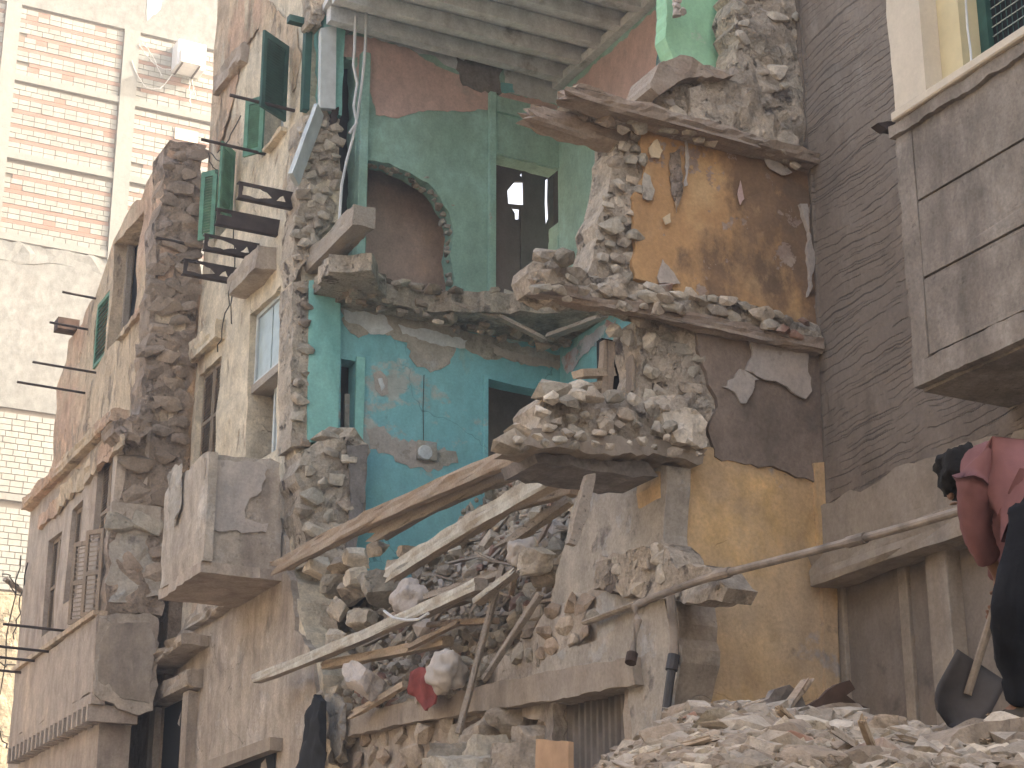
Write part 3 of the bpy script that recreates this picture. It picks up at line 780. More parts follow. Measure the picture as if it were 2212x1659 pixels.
# balcony
XBL = W(205, 1400, 'Y', YE-.3).x; pB = Pl('X', XBL); pBE = Pl('Y', YE-.3)
zbt, zbb = pB.uv(215, 1325)[1], pB.uv(205, 1492)[1]; yb1 = pB.uv(20, 1600)[0]
plate('balcony_front', pB, [(YE-.3, zbb), (YE-.3, zbt), (yb1, zbt), (yb1, zbb)], .15, mPINK, lb, uv=True, jag=.03, seg=.2, amp=.02, res=.3, ns=2)
pbox('balcony_coping', pB, YE-.3, yb1, zbt+.003, zbt+.07, -.15, .06, mOCH, lb, jit=.01)
plate('balcony_end', pBE, [(216, 1330), (325, 1325), (342, 1335), (342, 1480), (330, 1535), (300, 1545), (205, 1500), (208, 1400), (214, 1345)], .2, mYELLOW2, lb, h=.03, jag=.03, seg=.1, amp=.03, res=.15, ns=2.5)
plate('cement_face', pBE, [(245, 1345), (325, 1345), (335, 1380), (322, 1520), (265, 1510), (212, 1470), (218, 1390)], .03, mCON, lb, h=.042, jag=.02, seg=.1, amp=.02, res=.2)
box('balcony_slab', ((XBL+XL2)/2, (YE-.3+yb1)/2, zbb-.08), XL2-XBL, yb1-YE+.3, .16, mPINK, lb)
k = YE-.2
while k < yb1:
    box('corbel', (XBL+.35, k, zbb-.28), .75, .09, .24, mPINK, lb); k += .28
for (x0, y0, x1, y1, h0) in ((170, 641, 206, 645, .6), (145, 702, 190, 712, .7), (130, 790, 205, 805, 1.1), (100, 841, 182, 849, 1.2), (0, 1368, 130, 1362, .9), (0, 1400, 105, 1408, .9), (0, 1425, 75, 1428, .9), (0, 1450, 45, 1453, .9)):
    pp = pL if y0 < 1000 else pB
    p1 = pp.hit(x1, y1); p0 = p1+Vector((-h0, 0, .02))
    tag(tube('laundry_rod', [p0, p1+Vector((.1, 0, 0))], .022, mSTEEL, None, 6), 'thin rusty rod jutting over the street from the ochre building', 'rod', 'rods on the ochre building')
p = pL.hit(165, 705)
tag(box('wooden_box', p+Vector((-.18, 0, -.03)), .4, .3, .22, mRST, None), 'small rusty box fixed to the wall of the ochre building', 'box')
for i, (x0, y0, x1, y1, sg) in enumerate(((45, 1200, 0, 1500, -.2), (20, 1255, 60, 1290, .1), (0, 1430, 90, 1375, .25), (60, 1215, 30, 1380, .15), (0, 1580, 40, 1600, .2), (5, 1240, 60, 1300, -.1), (55, 1390, 95, 1340, .3))):
    tag(tube('wire', wiggle(AT(x0, y0, 33), AT(x1, y1, 35), 9, sg, .04, i), .012, mWIRE, None, 5), 'dark tangled wire hanging over the street by the laundry rods', 'wire', 'street wires')
tag(tube('pole', [AT(10, 1250, 34), AT(62, 1288, 34.4)], .05, mWG, None, 8), 'slanting wooden pole carrying wires beside the ochre building', 'pole')
# ================================================================== yellow building beside the gap
yb = thing('yellow_building', 'cream yellow plastered building with green shutters, cut open beside the gap', 'building', (X0+2, YT+2.5, 0))
ZR = 20.0
def frect(xl, xr, yt, yb_):         # an opening on the street front: left/right seen at mid height, top/bottom seen at mid width
    xm, ym = (xl+xr)/2, (yt+yb_)/2
    return (fX.uv(xr, ym)[0], fX.uv(xl, ym)[0], fX.uv(xm, yb_)[1], fX.uv(xm, yt)[1])
o_top = frect(568, 615, 165, 310)
o_2 = frect(468, 492, 380, 505)
o_tall = frect(535, 600, 655, 990)
o_sh = frect(425, 470, 795, 1000)
o_jam = (YT+.0, YT+.35, fX.uv(680, 235)[1], ZR-1)
fr = [(YE-.02, 0), (YE-.02, ZR), (YT+.35, ZR), (YT+.3, o_jam[2]+1.0), (YT+.32, o_jam[2]), (YT+.12, o_jam[2]-.5), (YT+.02, o_jam[2]-1.6), (YT+.15, fX.uv(645, 480)[1]), (YT+.12, fX.uv(645, 600)[1]), (YT+.12, fX.uv(645, 1000)[1]), (YT+.12, fX.uv(640, 1240)[1]), (YT-.4, fX.uv(690, 1330)[1]), (YT-1.1, fX.uv(715, 1420)[1]), (YT-1.3, fX.uv(725, 1500)[1]), (YT-1.3, 0)]
zlow = fX.uv(600, 1160)[1]
plate('street_wall', fX, fr, .5, mYEL, yb, uv=True, jag=.06, seg=.16, amp=.035, res=.2, ns=1.8, holes=[rloop(q) for q in (o_top, o_2, o_tall, o_sh)], hjag=.012, seed=11, straight=(0, 1, 14, 13))
# weathered grey coat on the lower storeys
plate('lower_plaster', fX, [(YE-.05, 0), (YE-.05, zlow-.6), (YE-1.5, zlow-.2), (YE-2.6, zlow+.1), (YT+.4, zlow+.2), (YT+.15, zlow-.3), (YT-.3, fX.uv(690, 1340)[1]), (YT-1.0, fX.uv(712, 1430)[1]), (YT-1.2, fX.uv(722, 1510)[1]), (YT-1.2, 0)], .1, mYELLOW2, yb, uv=True, jag=.07, seg=.15, h=.06, amp=.03, res=.25, ns=1.6, seed=12, straight=(0, 9))
# upper pinkish bare zones of the front
for i, pts in enumerate(([(500, -30), (560, -30), (600, 20), (640, 40), (650, 120), (632, 200), (600, 90), (560, 60), (530, 100), (500, 230), (470, 330), (458, 300), (480, 180)], [(470, 390), (485, 400), (470, 470), (452, 470)])):
    plate('bare_plaster', fX, pts, .01, mOCH if i == 0 else mCRM, yb, h=.03, jag=.06, seg=.1, amp=.03, res=.15, ns=4, seed=i+3)
# back and roof of the house so that its rooms are dark
box('roof', ((X0+XB+1.5)/2, (YT+YE)/2+.3, ZR+.15), XB+1.5-X0+.2, YE-YT+.6, .3, mBRN, yb)
box('rear_wall', (XB+1.5, (YT+YE)/2, 5.4), .3, YE-YT, 10.8, mBRN, yb)
for zf in (fX.uv(640, 610)[1]-.4,): pbox('floor', Pl('Z', zf), X0+.5, XB+1.3, YT+.5, YE-.3, -.15, .15, mBRN, yb)
# windows
def pane_window(r, dep, m, npan, parent, frame=mWF):
    fo = pbox('window', fX, r[0], r[1], r[2], r[3], -dep-.04, -dep, mBLACK, parent)
    t = .06
    for (a, b, c, d) in ((r[0], r[0]+t, r[2], r[3]), (r[1]-t, r[1], r[2], r[3]), (r[0]+t, r[1]-t, r[2], r[2]+t), (r[0]+t, r[1]-t, r[3]-t, r[3])):
        pbox('frame', fX, a, b, c, d, -dep+.002, -dep+.05, frame, fo)
    w = (r[1]-r[0]-2*t)/npan
    for i in range(npan): pbox('pane', fX, r[0]+t+w*i+.02, r[0]+t+w*(i+1)-.02, r[2]+t+.01, r[3]-t-.01, -dep+.004, -dep+.02, m, fo)
    return fo
pane_window(o_top, .35, mPANE, 2, yb)
pane_window(o_2, .3, mPANE, 1, yb, mGL)
zm = o_tall[2]+(o_tall[3]-o_tall[2])*.52
pane_window((o_tall[0], o_tall[1], zm+.06, o_tall[3]), .14, mPANE, 2, yb)
pane_window((o_tall[0]+.12, o_tall[1]-.35, o_tall[2], zm-.06), .34, mWF, 1, yb)
pbox('transom_bar', fX, o_tall[0], o_tall[1], zm-.06, zm+.06, -.36, -.06, mWG, yb)
pbox('window_recess', fX, o_sh[0], o_sh[1], o_sh[2], o_sh[3], -.45, -.4, mBLACK, yb)
ww = (o_sh[1]-o_sh[0])/2
for k in (0, 1): louvre(yb, 'shutter', (X0+.1, o_sh[0]+ww*k+.01, o_sh[2]), (0, 1, 0), ww-.02, o_sh[3]-o_sh[2], mSHB, 30)
# the shutter leaves standing open
def leaf(xh, ytop, ybot, ang, w, m, n, side=1):
    p = fX.hit(xh, ybot); q = fX.hit(xh, ytop)
    return louvre(yb, 'shutter', p+Vector((-.06, 0, 0)), (-math.cos(ang), side*math.sin(ang), 0), w, q.z-p.z, m, n, mid=False, ob=.075, tilt=-.5)
leaf(624, 112, 265, -.55, .58, mGP, 22)
leaf(575, 215, 330, 1.0, .36, mGL, 20)
leaf(507, 340, 478, -.75, .42, mGL, 22)
leaf(470, 378, 515, .9, .30, mGL, 20)
# mouldings over the windows
def hood(x0, y0, x1, y1, th, out, m, seed, rough=.03):
    p, q = fX.hit(x0, y0), fX.hit(x1, y1); z = (p.z+q.z)/2
    beam('window_hood', (X0-out/2+.05, p.y, z), (X0-out/2+.05, q.y, z), out+.1, th, m, yb, rough=rough, segs=24, seed=seed)
hood(532, 640, 598, 545, .34, .3, mYELLOW2, 3)
hood(428, 775, 488, 702, .3, .16, mYEL, 4, .04)
hood(478, 200, 538, 105, .3, .14, mPINK, 5, .05)
hood(580, 333, 622, 275, .06, .1, mYEL, 6, .01)
# rusted cantilevers of a lost balcony
for i, (x, y) in enumerate(((654, 437), (603, 492), (560, 543), (527, 598))):
    p = fX.hit(x, y)
    st = thing('steel_cantilever', 'rusted steel cantilever of a lost balcony jutting from the yellow front', 'steel beam', p, 'cantilevers of the lost balcony')
    Lc = .95 if i != 2 else .85
    pc = Pl('Y', p.y)
    plate('web', pc, [(p.x-Lc, p.z-.11), (p.x+.2, p.z-.11), (p.x+.2, p.z+.11), (p.x-Lc, p.z+.11)], .012, mSTEEL, st, uv=True, jag=.004, seg=.05,
          holes=[[(p.x-Lc+.06, p.z-.07), (p.x-Lc+.3, p.z-.08), (p.x-Lc+.5, p.z-.03), (p.x-Lc+.42, p.z+.04), (p.x-Lc+.24, p.z+.08), (p.x-Lc+.07, p.z+.08)], [(p.x-Lc+.56, p.z-.06), (p.x-Lc+.7, p.z-.05), (p.x-Lc+.66, p.z+.04)]] if i in (0, 2, 3) else [[(p.x-Lc+.05, p.z+.02), (p.x-Lc+.24, p.z+.02), (p.x-Lc+.22, p.z+.08), (p.x-Lc+.06, p.z+.085)]], hjag=.012)
    for s in (-1, 1): box('flange', (p.x-Lc/2+.1, p.y+.045, p.z+s*.118), Lc+.2, .1, .012, mSTEEL, st)
for i, (x0, y0, x1, y1, rr) in enumerate(((440, 327, 572, 333, 1.), (490, 241, 638, 240, 1.), (345, 510, 440, 535, .8))):
    p = fX.hit(x1, y1)
    tag(tube('laundry_rod', [p+Vector((-rr, -.0, .02)), p+Vector((.1, 0, 0))], .025, mSTEEL, None, 6), 'rusty laundry rod jutting from the yellow front beside green shutters', 'rod', 'rods on the yellow front')
for i, (x0, y0, x1, y1) in enumerate(((505, 480, 500, 700), (450, 330, 470, 375), (455, 330, 500, 345), (520, 250, 470, 330), (500, 610, 470, 760))):
    tag(tube('wire', wiggle(fX.hit(x0, y0, .3), fX.hit(x1, y1, .12), 8, 0.1, .03, i+9), .010, mWIRE, None, 5), 'thin dark wire dangling down the yellow front', 'wire', 'wires on the yellow front')
# balcony of the yellow house
ZBE = Pl('Y', 20.9+.7)
pbe = Pl('Y', YT+.25)
xb0 = pbe.uv(440, 1090)[0]; zb1 = pbe.uv(500, 988)[1]; zb0 = pbe.uv(500, 1222)[1]; yfar = Pl('X', xb0).uv(350, 1200)[0]
bal = plate('balcony_end', pbe, [(440, 990), (470, 982), (560, 992), (585, 990), (605, 1000), (608, 1245), (560, 1235), (437, 1212)], .12, mYELLOW2, yb, jag=.02, seg=.1, amp=.02, res=.18, ns=2, seed=21)
plate('plaster_patch', pbe, [(446, 992), (560, 1000), (578, 1010), (565, 1060), (540, 1075), (530, 1120), (580, 1130), (575, 1150), (447, 1140)], .02, mPALE, yb, h=.03, jag=.03, seg=.08, amp=.01, res=.2)
pbal = Pl('X', xb0)
plate('balcony_front', pbal, [(YT+.13, zb0), (YT+.13, zb1), (yfar-.5, zb1+.02), (yfar, zb1-.1), (yfar, zb0)], .12, mYELLOW2, yb, uv=True, jag=.03, seg=.12, amp=.03, res=.2, ns=2, seed=23, straight=(0, 4))
plate('balcony_slab', Pl('Z', zb0-.12), [(xb0-.01, YT+.2), (X0, YT+.2), (X0, yfar+.02), (xb0-.01, yfar+.02)], .14, mPINK, yb, uv=True, jag=.03, seg=.15, h=.12)
plate('torn_cloth', Pl('X', xb0-.05), [(362, 1030), (372, 1010), (392, 1000), (388, 1100), (375, 1140), (365, 1120)], .015, mGRY, yb, jag=.03, seg=.06, amp=.03, res=.08, ns=5)
# ground floor door surround, ledge and shop opening
r = frect(360, 418, 1520, 1700)
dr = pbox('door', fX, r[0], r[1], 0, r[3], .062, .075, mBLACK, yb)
for (a, b) in ((r[0]-.3, r[0]), (r[1], r[1]+.3)): pbox('door_jamb', fX, a, b, 0, r[3]+.02, .05, .2, mYELLOW2, yb, jit=.015, seed=3)
beam('door_hood', (X0-.1, r[0]-.5, r[3]+.18), (X0-.1, r[1]+.55, r[3]+.18), .4, .26, mYELLOW2, yb, rough=.03, segs=24, seed=8)
zz = fX.uv(390, 1440)[1]
beam('stone_ledge', (X0-.22, r[0]-.75, zz+.1), (X0-.22, r[1]+.9, zz), .55, .16, mYELLOW2, yb, rough=.03, segs=24, seed=9)
beam('stone_ledge', (X0-.08, YT+.6, fX.uv(400, 1370)[1]), (X0-.08, YT+3.9, fX.uv(400, 1370)[1]), .26, .14, mYELLOW2, yb, rough=.03, segs=24, seed=10)
r = frect(480, 602, 1650, 1800)
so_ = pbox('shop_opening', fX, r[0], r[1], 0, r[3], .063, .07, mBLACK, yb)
pbox('shop_lintel', fX, r[0]-.2, r[1]+.2, r[3], r[3]+.16, .05, .22, mCON, yb, jit=.01)
# cut end: pier stones, jambs
pc = Pl('Y', YT)
pier = plate('cut_pier', pc, [(652, 250), (700, 235), (733, 260), (731, 440), (722, 470), (700, 500), (640, 600), (636, 520), (646, 400)], .5, mMOR, yb, jag=.03, seg=.1, h=.02, amp=.06, res=.1, ns=4, seed=31)
stones(pier, pc, [(655, 265), (730, 265), (730, 440), (705, 490), (642, 560), (642, 470), (650, 380)], .15, mST, (.5, .75), 33, .05, .04, .6)
pier2 = plate('cut_pier', pc, [(632, 610), (668, 606), (664, 960), (628, 965)], .5, mMOR, yb, jag=.015, seg=.1, h=.02, amp=.04, res=.1, ns=4, seed=34)
stones(pier2, pc, [(643, 620), (667, 615), (662, 955), (637, 955)], .2, mBS[:1]+mST[1:], (.45, .6), 35, .05, .03, .5)
plate('painted_jamb', pc, [(668, 606), (738, 598), (731, 955), (664, 955)], .45, mTEALP, yb, jag=.008, seg=.15, h=.04, seed=36)
plate('painted_jamb', pc, [(700, -60), (752, -60), (750, 20), (742, 120), (738, 250), (700, 236)], .45, mTEALP, yb, jag=.01, seg=.15, h=.02, seed=37)
plate('window_post', pc, [(694, 60), (727, 55), (725, 235), (692, 232)], .1, mWF, yb, h=.12, jag=.003, seg=.2)
plate('broken_head', pc, [(672, -60), (702, -60), (700, 40), (695, 55), (668, 50)], .3, mMOR, yb, h=.1, jag=.03, seg=.06, amp=.06, res=.08, ns=5, seed=38)
fr_ = box('green_window_post', fX.hit(662, 140, .02), .1, .12, fX.hit(662, 45).z-fX.hit(662, 232).z, mGP, yb)
box('green_window_head', fX.hit(652, 48, .12), .42, .12, .1, mGP, yb)
p0, p1 = W(689, 238, 'Y', YT-.15), W(634, 388, 'Y', YT-.35)
tag(beam('white_board', p0, p1, .26, .07, [mWF, mWF], None, roll=1.25, rough=.006, seed=4), 'white painted window board hanging askew from the cut pier', 'board')
tag(plate('dark_hinge_plate', pc, [(716, 232), (732, 230), (728, 262), (712, 270)], .03, mSTEEL, None, h=.08, jag=.02, seg=.04), 'dark bent metal scrap on top of the cut stone pier', 'metal scrap')
# floor edge beam thrust out of the front towards the gap
pA, pB_ = W(640, 600, 'X', X0+.12), W(764, 470, 'X', X0+.05)
zbm = (pA.z+pB_.z)/2
tag(beam('edge_beam', (X0+.2, YT+.25, zbm), (X0+.2, pB_.y, zbm+.05), .32, .30, mWG, None, rough=.028, sp1=0, segs=40, seed=14), 'thick broken grey floor beam thrusting out of the yellow building', 'beam')
plate('beam_soffit', Pl('Z', zbm-.2), [(X0+.05, YT+.3), (X0+.0, YT-.9), (X0+.5, YT-1.2), (X0+1.0, YT-.5), (X0+1.0, YT+.3)], .25, mMOR, yb, uv=True, h=-.05, jag=.06, seg=.12, seed=15)
stones(yb, Pl('Z', zbm-.25), [(X0+.1, YT), (X0+.2, YT-1.0), (X0+.8, YT-.7), (X0+1.0, YT)], .17, mST, (.5, .8), 16, -.12, .05, .6, uv=True)
# sill pier with stones on the top and hanging plaster
pp = Pl('Y', YT-.35)
sp_ = plate('sill_pier', pp, [(648, 975), (690, 950), (760, 948), (795, 962), (788, 1090), (770, 1195), (745, 1235), (668, 1215), (650, 1120), (640, 1040)], .6, mMOR, yb, jag=.04, seg=.1, amp=.09, res=.12, ns=3, seed=41)
stones(sp_, pp, [(655, 980), (755, 960), (748, 1100), (735, 1210), (675, 1200), (655, 1100)], .22, mST, (.45, .7), 42, .02, .05, .45, maxn=60)
plate('plaster_flap', Pl('Y', YT-.45), [(752, 962), (795, 960), (788, 1080), (770, 1190), (748, 1196), (760, 1080)], .05, mSOOT, yb, jag=.012, seg=.08, amp=.01, res=.2)
for i, (x, y, s) in enumerate(((705, 938, .22), (745, 938, .24), (725, 930, .16))):
    o = bpy.data.objects.new('loose_stone', smesh(i*3+1, mST[i % 2])); COL.objects.link(o); o.matrix_world = Matrix.Translation(W(x, y+8, 'Y', YT-.2)) @ Matrix.Diagonal((s*1.3, s, s*.7, 1))
    tag(o, 'rounded pale stone lying on the broken window sill pier', 'stone', 'stones on the sill pier')

# ================================================================== the gutted building
rb = thing('gutted_building', 'half demolished building with turquoise and pink rooms laid open to the street', 'building', (X0+2, (YT+YO)/2, 0))
pT = Pl('Y', YT+.1)
zfl = W(760, 625, 'Y', YT+.1).z       # upper floor level
holes_u = [[(738, 125), (768, 130), (766, 600), (736, 595)],
           [(788, 346), (840, 352), (885, 372), (925, 395), (950, 425), (970, 458), (980, 500), (972, 550), (982, 600), (978, 648), (790, 612)],
           [(1068, 332), (1207, 368), (1204, 697), (1062, 662)]]
hole_pts = [[pT.uv(*q) for q in h_] for h_ in holes_u]
up_w = [(X0+.55, zfl), (X0+.55, ZC+.1), (XB, ZC+.1), (XB, zfl)]
ex = plate('party_wall_upper', pT, up_w, .3, mGRN, rb, uv=True, holes=hole_pts, jag=.008, hjag=.014, seg=.1, amp=.005, res=.22, ns=2, seed=51, straight=(0, 1, 2, 3))
# paint and plaster layers of the upper room
def coat(pts, m, h, seed, jag=.03, name='paint_layer', pl=pT, holes=(), th=.004, seg=.06, amp=.002):
    return plate(name, pl, pts, th, m, rb, h=h*.6, jag=jag, seg=seg, seed=seed, holes=holes, amp=amp, res=.3)
coat([(770, 80), (860, 95), (960, 150), (1068, 178), (1066, 235), (1000, 242), (905, 240), (850, 255), (812, 248), (800, 200), (775, 200)], mPNK, .022, 52, .02)
coat([(735, 70), (800, 88), (800, 125), (738, 122)], mPNK, .02, 53, .02)
coat([(1075, 200), (1150, 212), (1238, 235), (1240, 262), (1080, 218)], mPNK, .022, 54, .02)
coat([(790, 40), (920, 62), (1075, 125), (1075, 160), (960, 140), (930, 118), (870, 100), (792, 78)], mWHT, .028, 55, .03)
coat([(1088, 140), (1235, 182), (1235, 232), (1090, 198)], mWHT, .028, 56, .02)
coat([(985, 122), (1050, 130), (1086, 142), (1080, 205), (1040, 200), (1000, 185), (985, 150)], mSOOT, .034, 57, .04, 'bare_patch')
coat([(1082, 178), (1108, 182), (1112, 200), (1084, 200)], mTEAL, .04, 58, .02)
pbox('door_post', pT, pT.uv(768, 360)[0], pT.uv(787, 360)[0], zfl, pT.uv(780, 120)[1], .01, .14, mGRN, rb, bev=.01)
pbox('door_post', pT, pT.uv(1052, 400)[0], pT.uv(1066, 400)[0], zfl, pT.uv(1066, 205)[1], .01, .1, mGRN, rb, bev=.008)
plate('transom_panel', pT, [(1072, 240), (1212, 275), (1207, 364), (1068, 328)], .04, mGRN, rb, h=.03)
plate('wall_plate', pT, [(1066, 205), (1218, 242), (1214, 275), (1070, 238)], .06, mGRN, rb, h=.09)
# ragged masonry round the broken hole
stones(ex, pT, [(795, 340), (840, 345), (890, 365), (930, 388), (965, 425), (985, 470), (1000, 560), (995, 650), (968, 660), (965, 560), (955, 475), (930, 420), (880, 385), (795, 358)], .085, mBS[:1]+[mMOR, mGRY], (.45, .9), 61, -.12, .06, 1.2)
# rooms behind
pR = Pl('Y', YT+1.9)
plate('room_wall', Pl('Y', YT+1.05), [(X0+.4, zfl-.1), (X0+.4, ZC), (X0+2.75, ZC), (X0+2.75, zfl-.1)], .1, mROOM, rb, uv=True, amp=.02, res=.4)
pbox('room_partition', Pl('X', X0+2.78), YT+.45, YT+2.6, zfl-.1, ZC, -.06, .06, mROOM, rb)
pR2 = Pl('Y', YT+2.6)
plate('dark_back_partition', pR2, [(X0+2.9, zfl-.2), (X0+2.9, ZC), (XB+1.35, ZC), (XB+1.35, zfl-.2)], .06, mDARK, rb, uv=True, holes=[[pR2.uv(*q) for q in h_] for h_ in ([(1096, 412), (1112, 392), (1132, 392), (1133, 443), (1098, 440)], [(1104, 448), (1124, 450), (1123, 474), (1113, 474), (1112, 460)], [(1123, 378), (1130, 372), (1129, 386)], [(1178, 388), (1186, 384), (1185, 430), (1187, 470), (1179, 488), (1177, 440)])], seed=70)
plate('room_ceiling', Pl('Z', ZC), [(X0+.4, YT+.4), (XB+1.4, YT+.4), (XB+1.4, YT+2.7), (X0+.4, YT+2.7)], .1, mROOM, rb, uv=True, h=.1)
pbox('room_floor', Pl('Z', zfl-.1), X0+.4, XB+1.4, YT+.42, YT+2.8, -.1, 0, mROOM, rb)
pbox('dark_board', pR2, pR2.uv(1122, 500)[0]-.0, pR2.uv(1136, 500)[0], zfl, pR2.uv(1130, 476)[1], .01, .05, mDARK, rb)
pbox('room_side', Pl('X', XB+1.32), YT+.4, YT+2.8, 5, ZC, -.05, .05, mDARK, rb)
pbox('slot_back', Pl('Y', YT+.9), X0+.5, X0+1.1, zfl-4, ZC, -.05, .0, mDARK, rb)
# lower room
zlo = W(800, 1200, 'Y', YT+.1).z-.4
ztopl = zfl-.32
lo_w = [(X0+.45, zlo), (X0+.45, ztopl), (XB+.1, ztopl), (XB+.1, zlo)]
holes_l = [[(737, 775), (771, 780), (769, 1010), (735, 1010)], [(1047, 816), (1182, 846), (1180, 1100), (1045, 1090)]]
plate('party_wall_lower', pT, lo_w, .3, mTEAL, rb, uv=True, holes=[[pT.uv(*q) for q in h_] for h_ in holes_l], jag=.004, hjag=.006, seg=.15, amp=.005, res=.22, ns=2, seed=73, straight=(0, 1, 2, 3))
coat([(742, 645), (900, 690), (1000, 715), (1100, 740), (1215, 775), (1225, 800), (1120, 782), (1030, 765), (985, 745), (965, 790), (930, 805), (895, 785), (880, 740), (800, 715), (775, 730), (742, 700)], mGRY, .02, 74, .04)
coat([(742, 668), (830, 680), (850, 712), (800, 722), (745, 690)], mWHT, .028, 75, .03)
coat([(860, 700), (960, 722), (1010, 735), (1005, 752), (940, 742), (870, 722)], mWHT, .03, 76, .03)
coat([(1060, 745), (1210, 780), (1205, 800), (1075, 768)], mPALE, .028, 77, .03)
coat([(806, 808), (822, 800), (838, 820), (840, 850), (825, 856), (810, 840)], mPALE, .018, 78, .012)
coat([(816, 818), (826, 816), (832, 836), (824, 845)], mWHT, .026, 79, .01)
coat([(790, 925), (830, 920), (845, 950), (900, 955), (960, 965), (975, 1000), (930, 1020), (880, 1005), (850, 985), (800, 970)], mPALE, .018, 80, .05)
coat([(940, 978), (985, 975), (990, 1000), (950, 1008)], mGRY, .026, 81, .03)
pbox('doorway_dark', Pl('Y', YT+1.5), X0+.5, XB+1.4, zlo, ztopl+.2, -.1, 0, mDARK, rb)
for (a, b, c, d) in ((1176, 846, 1186, 1080), (1043, 812, 1050, 1080)): pbox('door_frame', pT, *rect(pT, a, b, c, d), .005, .06, mTEAL, rb)
pbox('door_frame', pT, *rect(pT, 768, 772, 780, 1000), .005, .05, mTEALP, rb)
plate('door_leaf', Pl('Y', YT+.35), [(745, 850), (762, 852), (760, 1010), (745, 1010)], .04, mGRY, rb)
jb = pbox('fuse_box', pT, *rect(pT, 898, 953, 938, 999), .02, .09, mGRY, None, bev=.008); tag(jb, 'grey square electrical box on the turquoise wall', 'electrical box')
bm = bmesh.new(); bmesh.ops.create_cone(bm, cap_ends=True, radius1=.11, radius2=.1, depth=.03, segments=20)
me = bpy.data.meshes.new('round_cover'); bm.to_mesh(me); bm.free(); cv = meshobj('round_cover', me, None, mWHT)
cv.matrix_world = Matrix.Translation(pT.hit(919, 977, .1)) @ Matrix.Rotation(math.pi/2, 4, 'X'); cv.parent = jb; cv.matrix_parent_inverse = jb.matrix_world.inverted()
tag(tube('wire', [pT.hit(915, 954, .03), pT.hit(914, 880, .03), pT.hit(916, 810, .03)], .006, mWIRE, None, 5), 'thin wire running up the turquoise wall from the electrical box', 'wire')
# rear wall of both rooms
pX = Pl('X', XB)
plate('rear_wall_upper', pX, [(YO+.3, zfl-.3), (YO+.3, ZC+.1), (YT+.1, ZC+.1), (YT+.1, zfl-.3)], .3, mGRN, rb, uv=True, amp=.005, res=.3, ns=2, seed=83)
coat([(1232, 190), (1440, 0), (1500, -60), (1560, -60), (1540, 20), (1470, 105), (1420, 170), (1350, 245), (1245, 275)], mPNK, .022, 84, .03, pl=pX)
coat([(1432, 95), (1500, 30), (1520, 60), (1450, 190), (1440, 260), (1360, 300), (1345, 255), (1400, 190)], mLIL, .03, 85, .05, pl=pX)
plate('rear_wall_lower', pX, [(YO+.3, zlo), (YO+.3, ztopl), (YT+.1, ztopl), (YT+.1, zlo)], .3, mTEAL, rb, uv=True, amp=.005, res=.3, ns=2, seed=86)
coat([(1212, 775), (1310, 690), (1330, 690), (1318, 725), (1260, 765), (1225, 808)], mLIL, .03, 87, .03, pl=pX)
# ceiling: boards with joists below
plate('ceiling_boards', Pl('Z', ZC), [(X0+.2, YO+.6), (XB, YO+.6), (XB, YT+.1), (X0+.1, YT+.1), (X0-.05, YT-1.2)], .12, mWHT, rb, uv=True, h=.18, jag=.05, seg=.2, straight=(1, 2, 3), seed=88)
k = YT-.25; i = 0
while k > YO+.8:
    beam('ceiling_joist', (X0+.05+random.Random(i).uniform(-.1, .1), k, ZC-.07), (XB+.02, k, ZC-.07), .17, .24, mWHT, rb, rough=.008, seed=100+i, segs=10)
    k -= .58; i += 1
beam('wall_plate', (XB-.06, YT, ZC-.14), (XB-.06, YO+.6, ZC-.14), .16, .14, mWHT, rb, rough=.006)
plate('front_beam_stub', Pl('Y', YT-.3), [(736, -40), (800, -40), (802, 10), (785, 40), (770, 50), (745, 32)], .5, mSOOT, rb, jag=.03, seg=.08, amp=.05, res=.12, ns=4)
tag(tube('cable', [W(x, y, 'Y', YT-.9) for x, y in ((1076, -30), (1078, 12), (1072, 30), (1077, 55))], .012, mWIRE, None, 5), 'dark cable end hanging from the joisted ceiling', 'cable')
for i, pts in enumerate(([(790, -20), (791, 60), (788, 120), (783, 170), (772, 250), (762, 300), (748, 350), (738, 400), (732, 500)], [(768, 35), (766, 110), (763, 140), (772, 180), (764, 230), (771, 265), (755, 288)])):
    tag(tube('cable', [W(x, y, 'Y', YT-.45) for x, y in pts], .022, mCAB, None, 6), ('long' if i == 0 else 'shorter kinked')+' white cable dangling in front of the pink room', 'cable')
# remains of the upper floor
pf = Pl('Z', zfl)
fl = plate('floor_remains', pf, [(X0+.5, YT+.15), (X0+.5, YT-.5), (X0+1.2, YT-.35), (X0+2.0, YT-.5), (X0+2.8, YT-.75), (X0+3.4, YT-1.3), (XB-.2, YT-2.6), (XB+.05, YT-3.2), (XB+.05, YT+.15)], .3, mDEB, rb, uv=True, jag=.12, seg=.14, amp=.06, res=.14, ns=4, seed=90, straight=(7, 8))
stones(fl, pf, [(X0+.6, YT), (X0+.6, YT-.5), (X0+1.2, YT-.4), (X0+2.8, YT-.75), (X0+3.4, YT-1.3), (XB-.1, YT-2.6), (XB, YT)], .2, mBS+mST[1:], (.35, .7), 91, .02, .05, .5, uv=True)
pfv = Pl('Y', YT-.3)
stones(fl, pfv, [(745, 625), (900, 655), (1060, 690), (1180, 720), (1300, 700), (1300, 745), (1180, 755), (1000, 715), (850, 680), (745, 655)], .14, mBS+mST[1:], (.4, .75), 92, -.05, .12, .8)
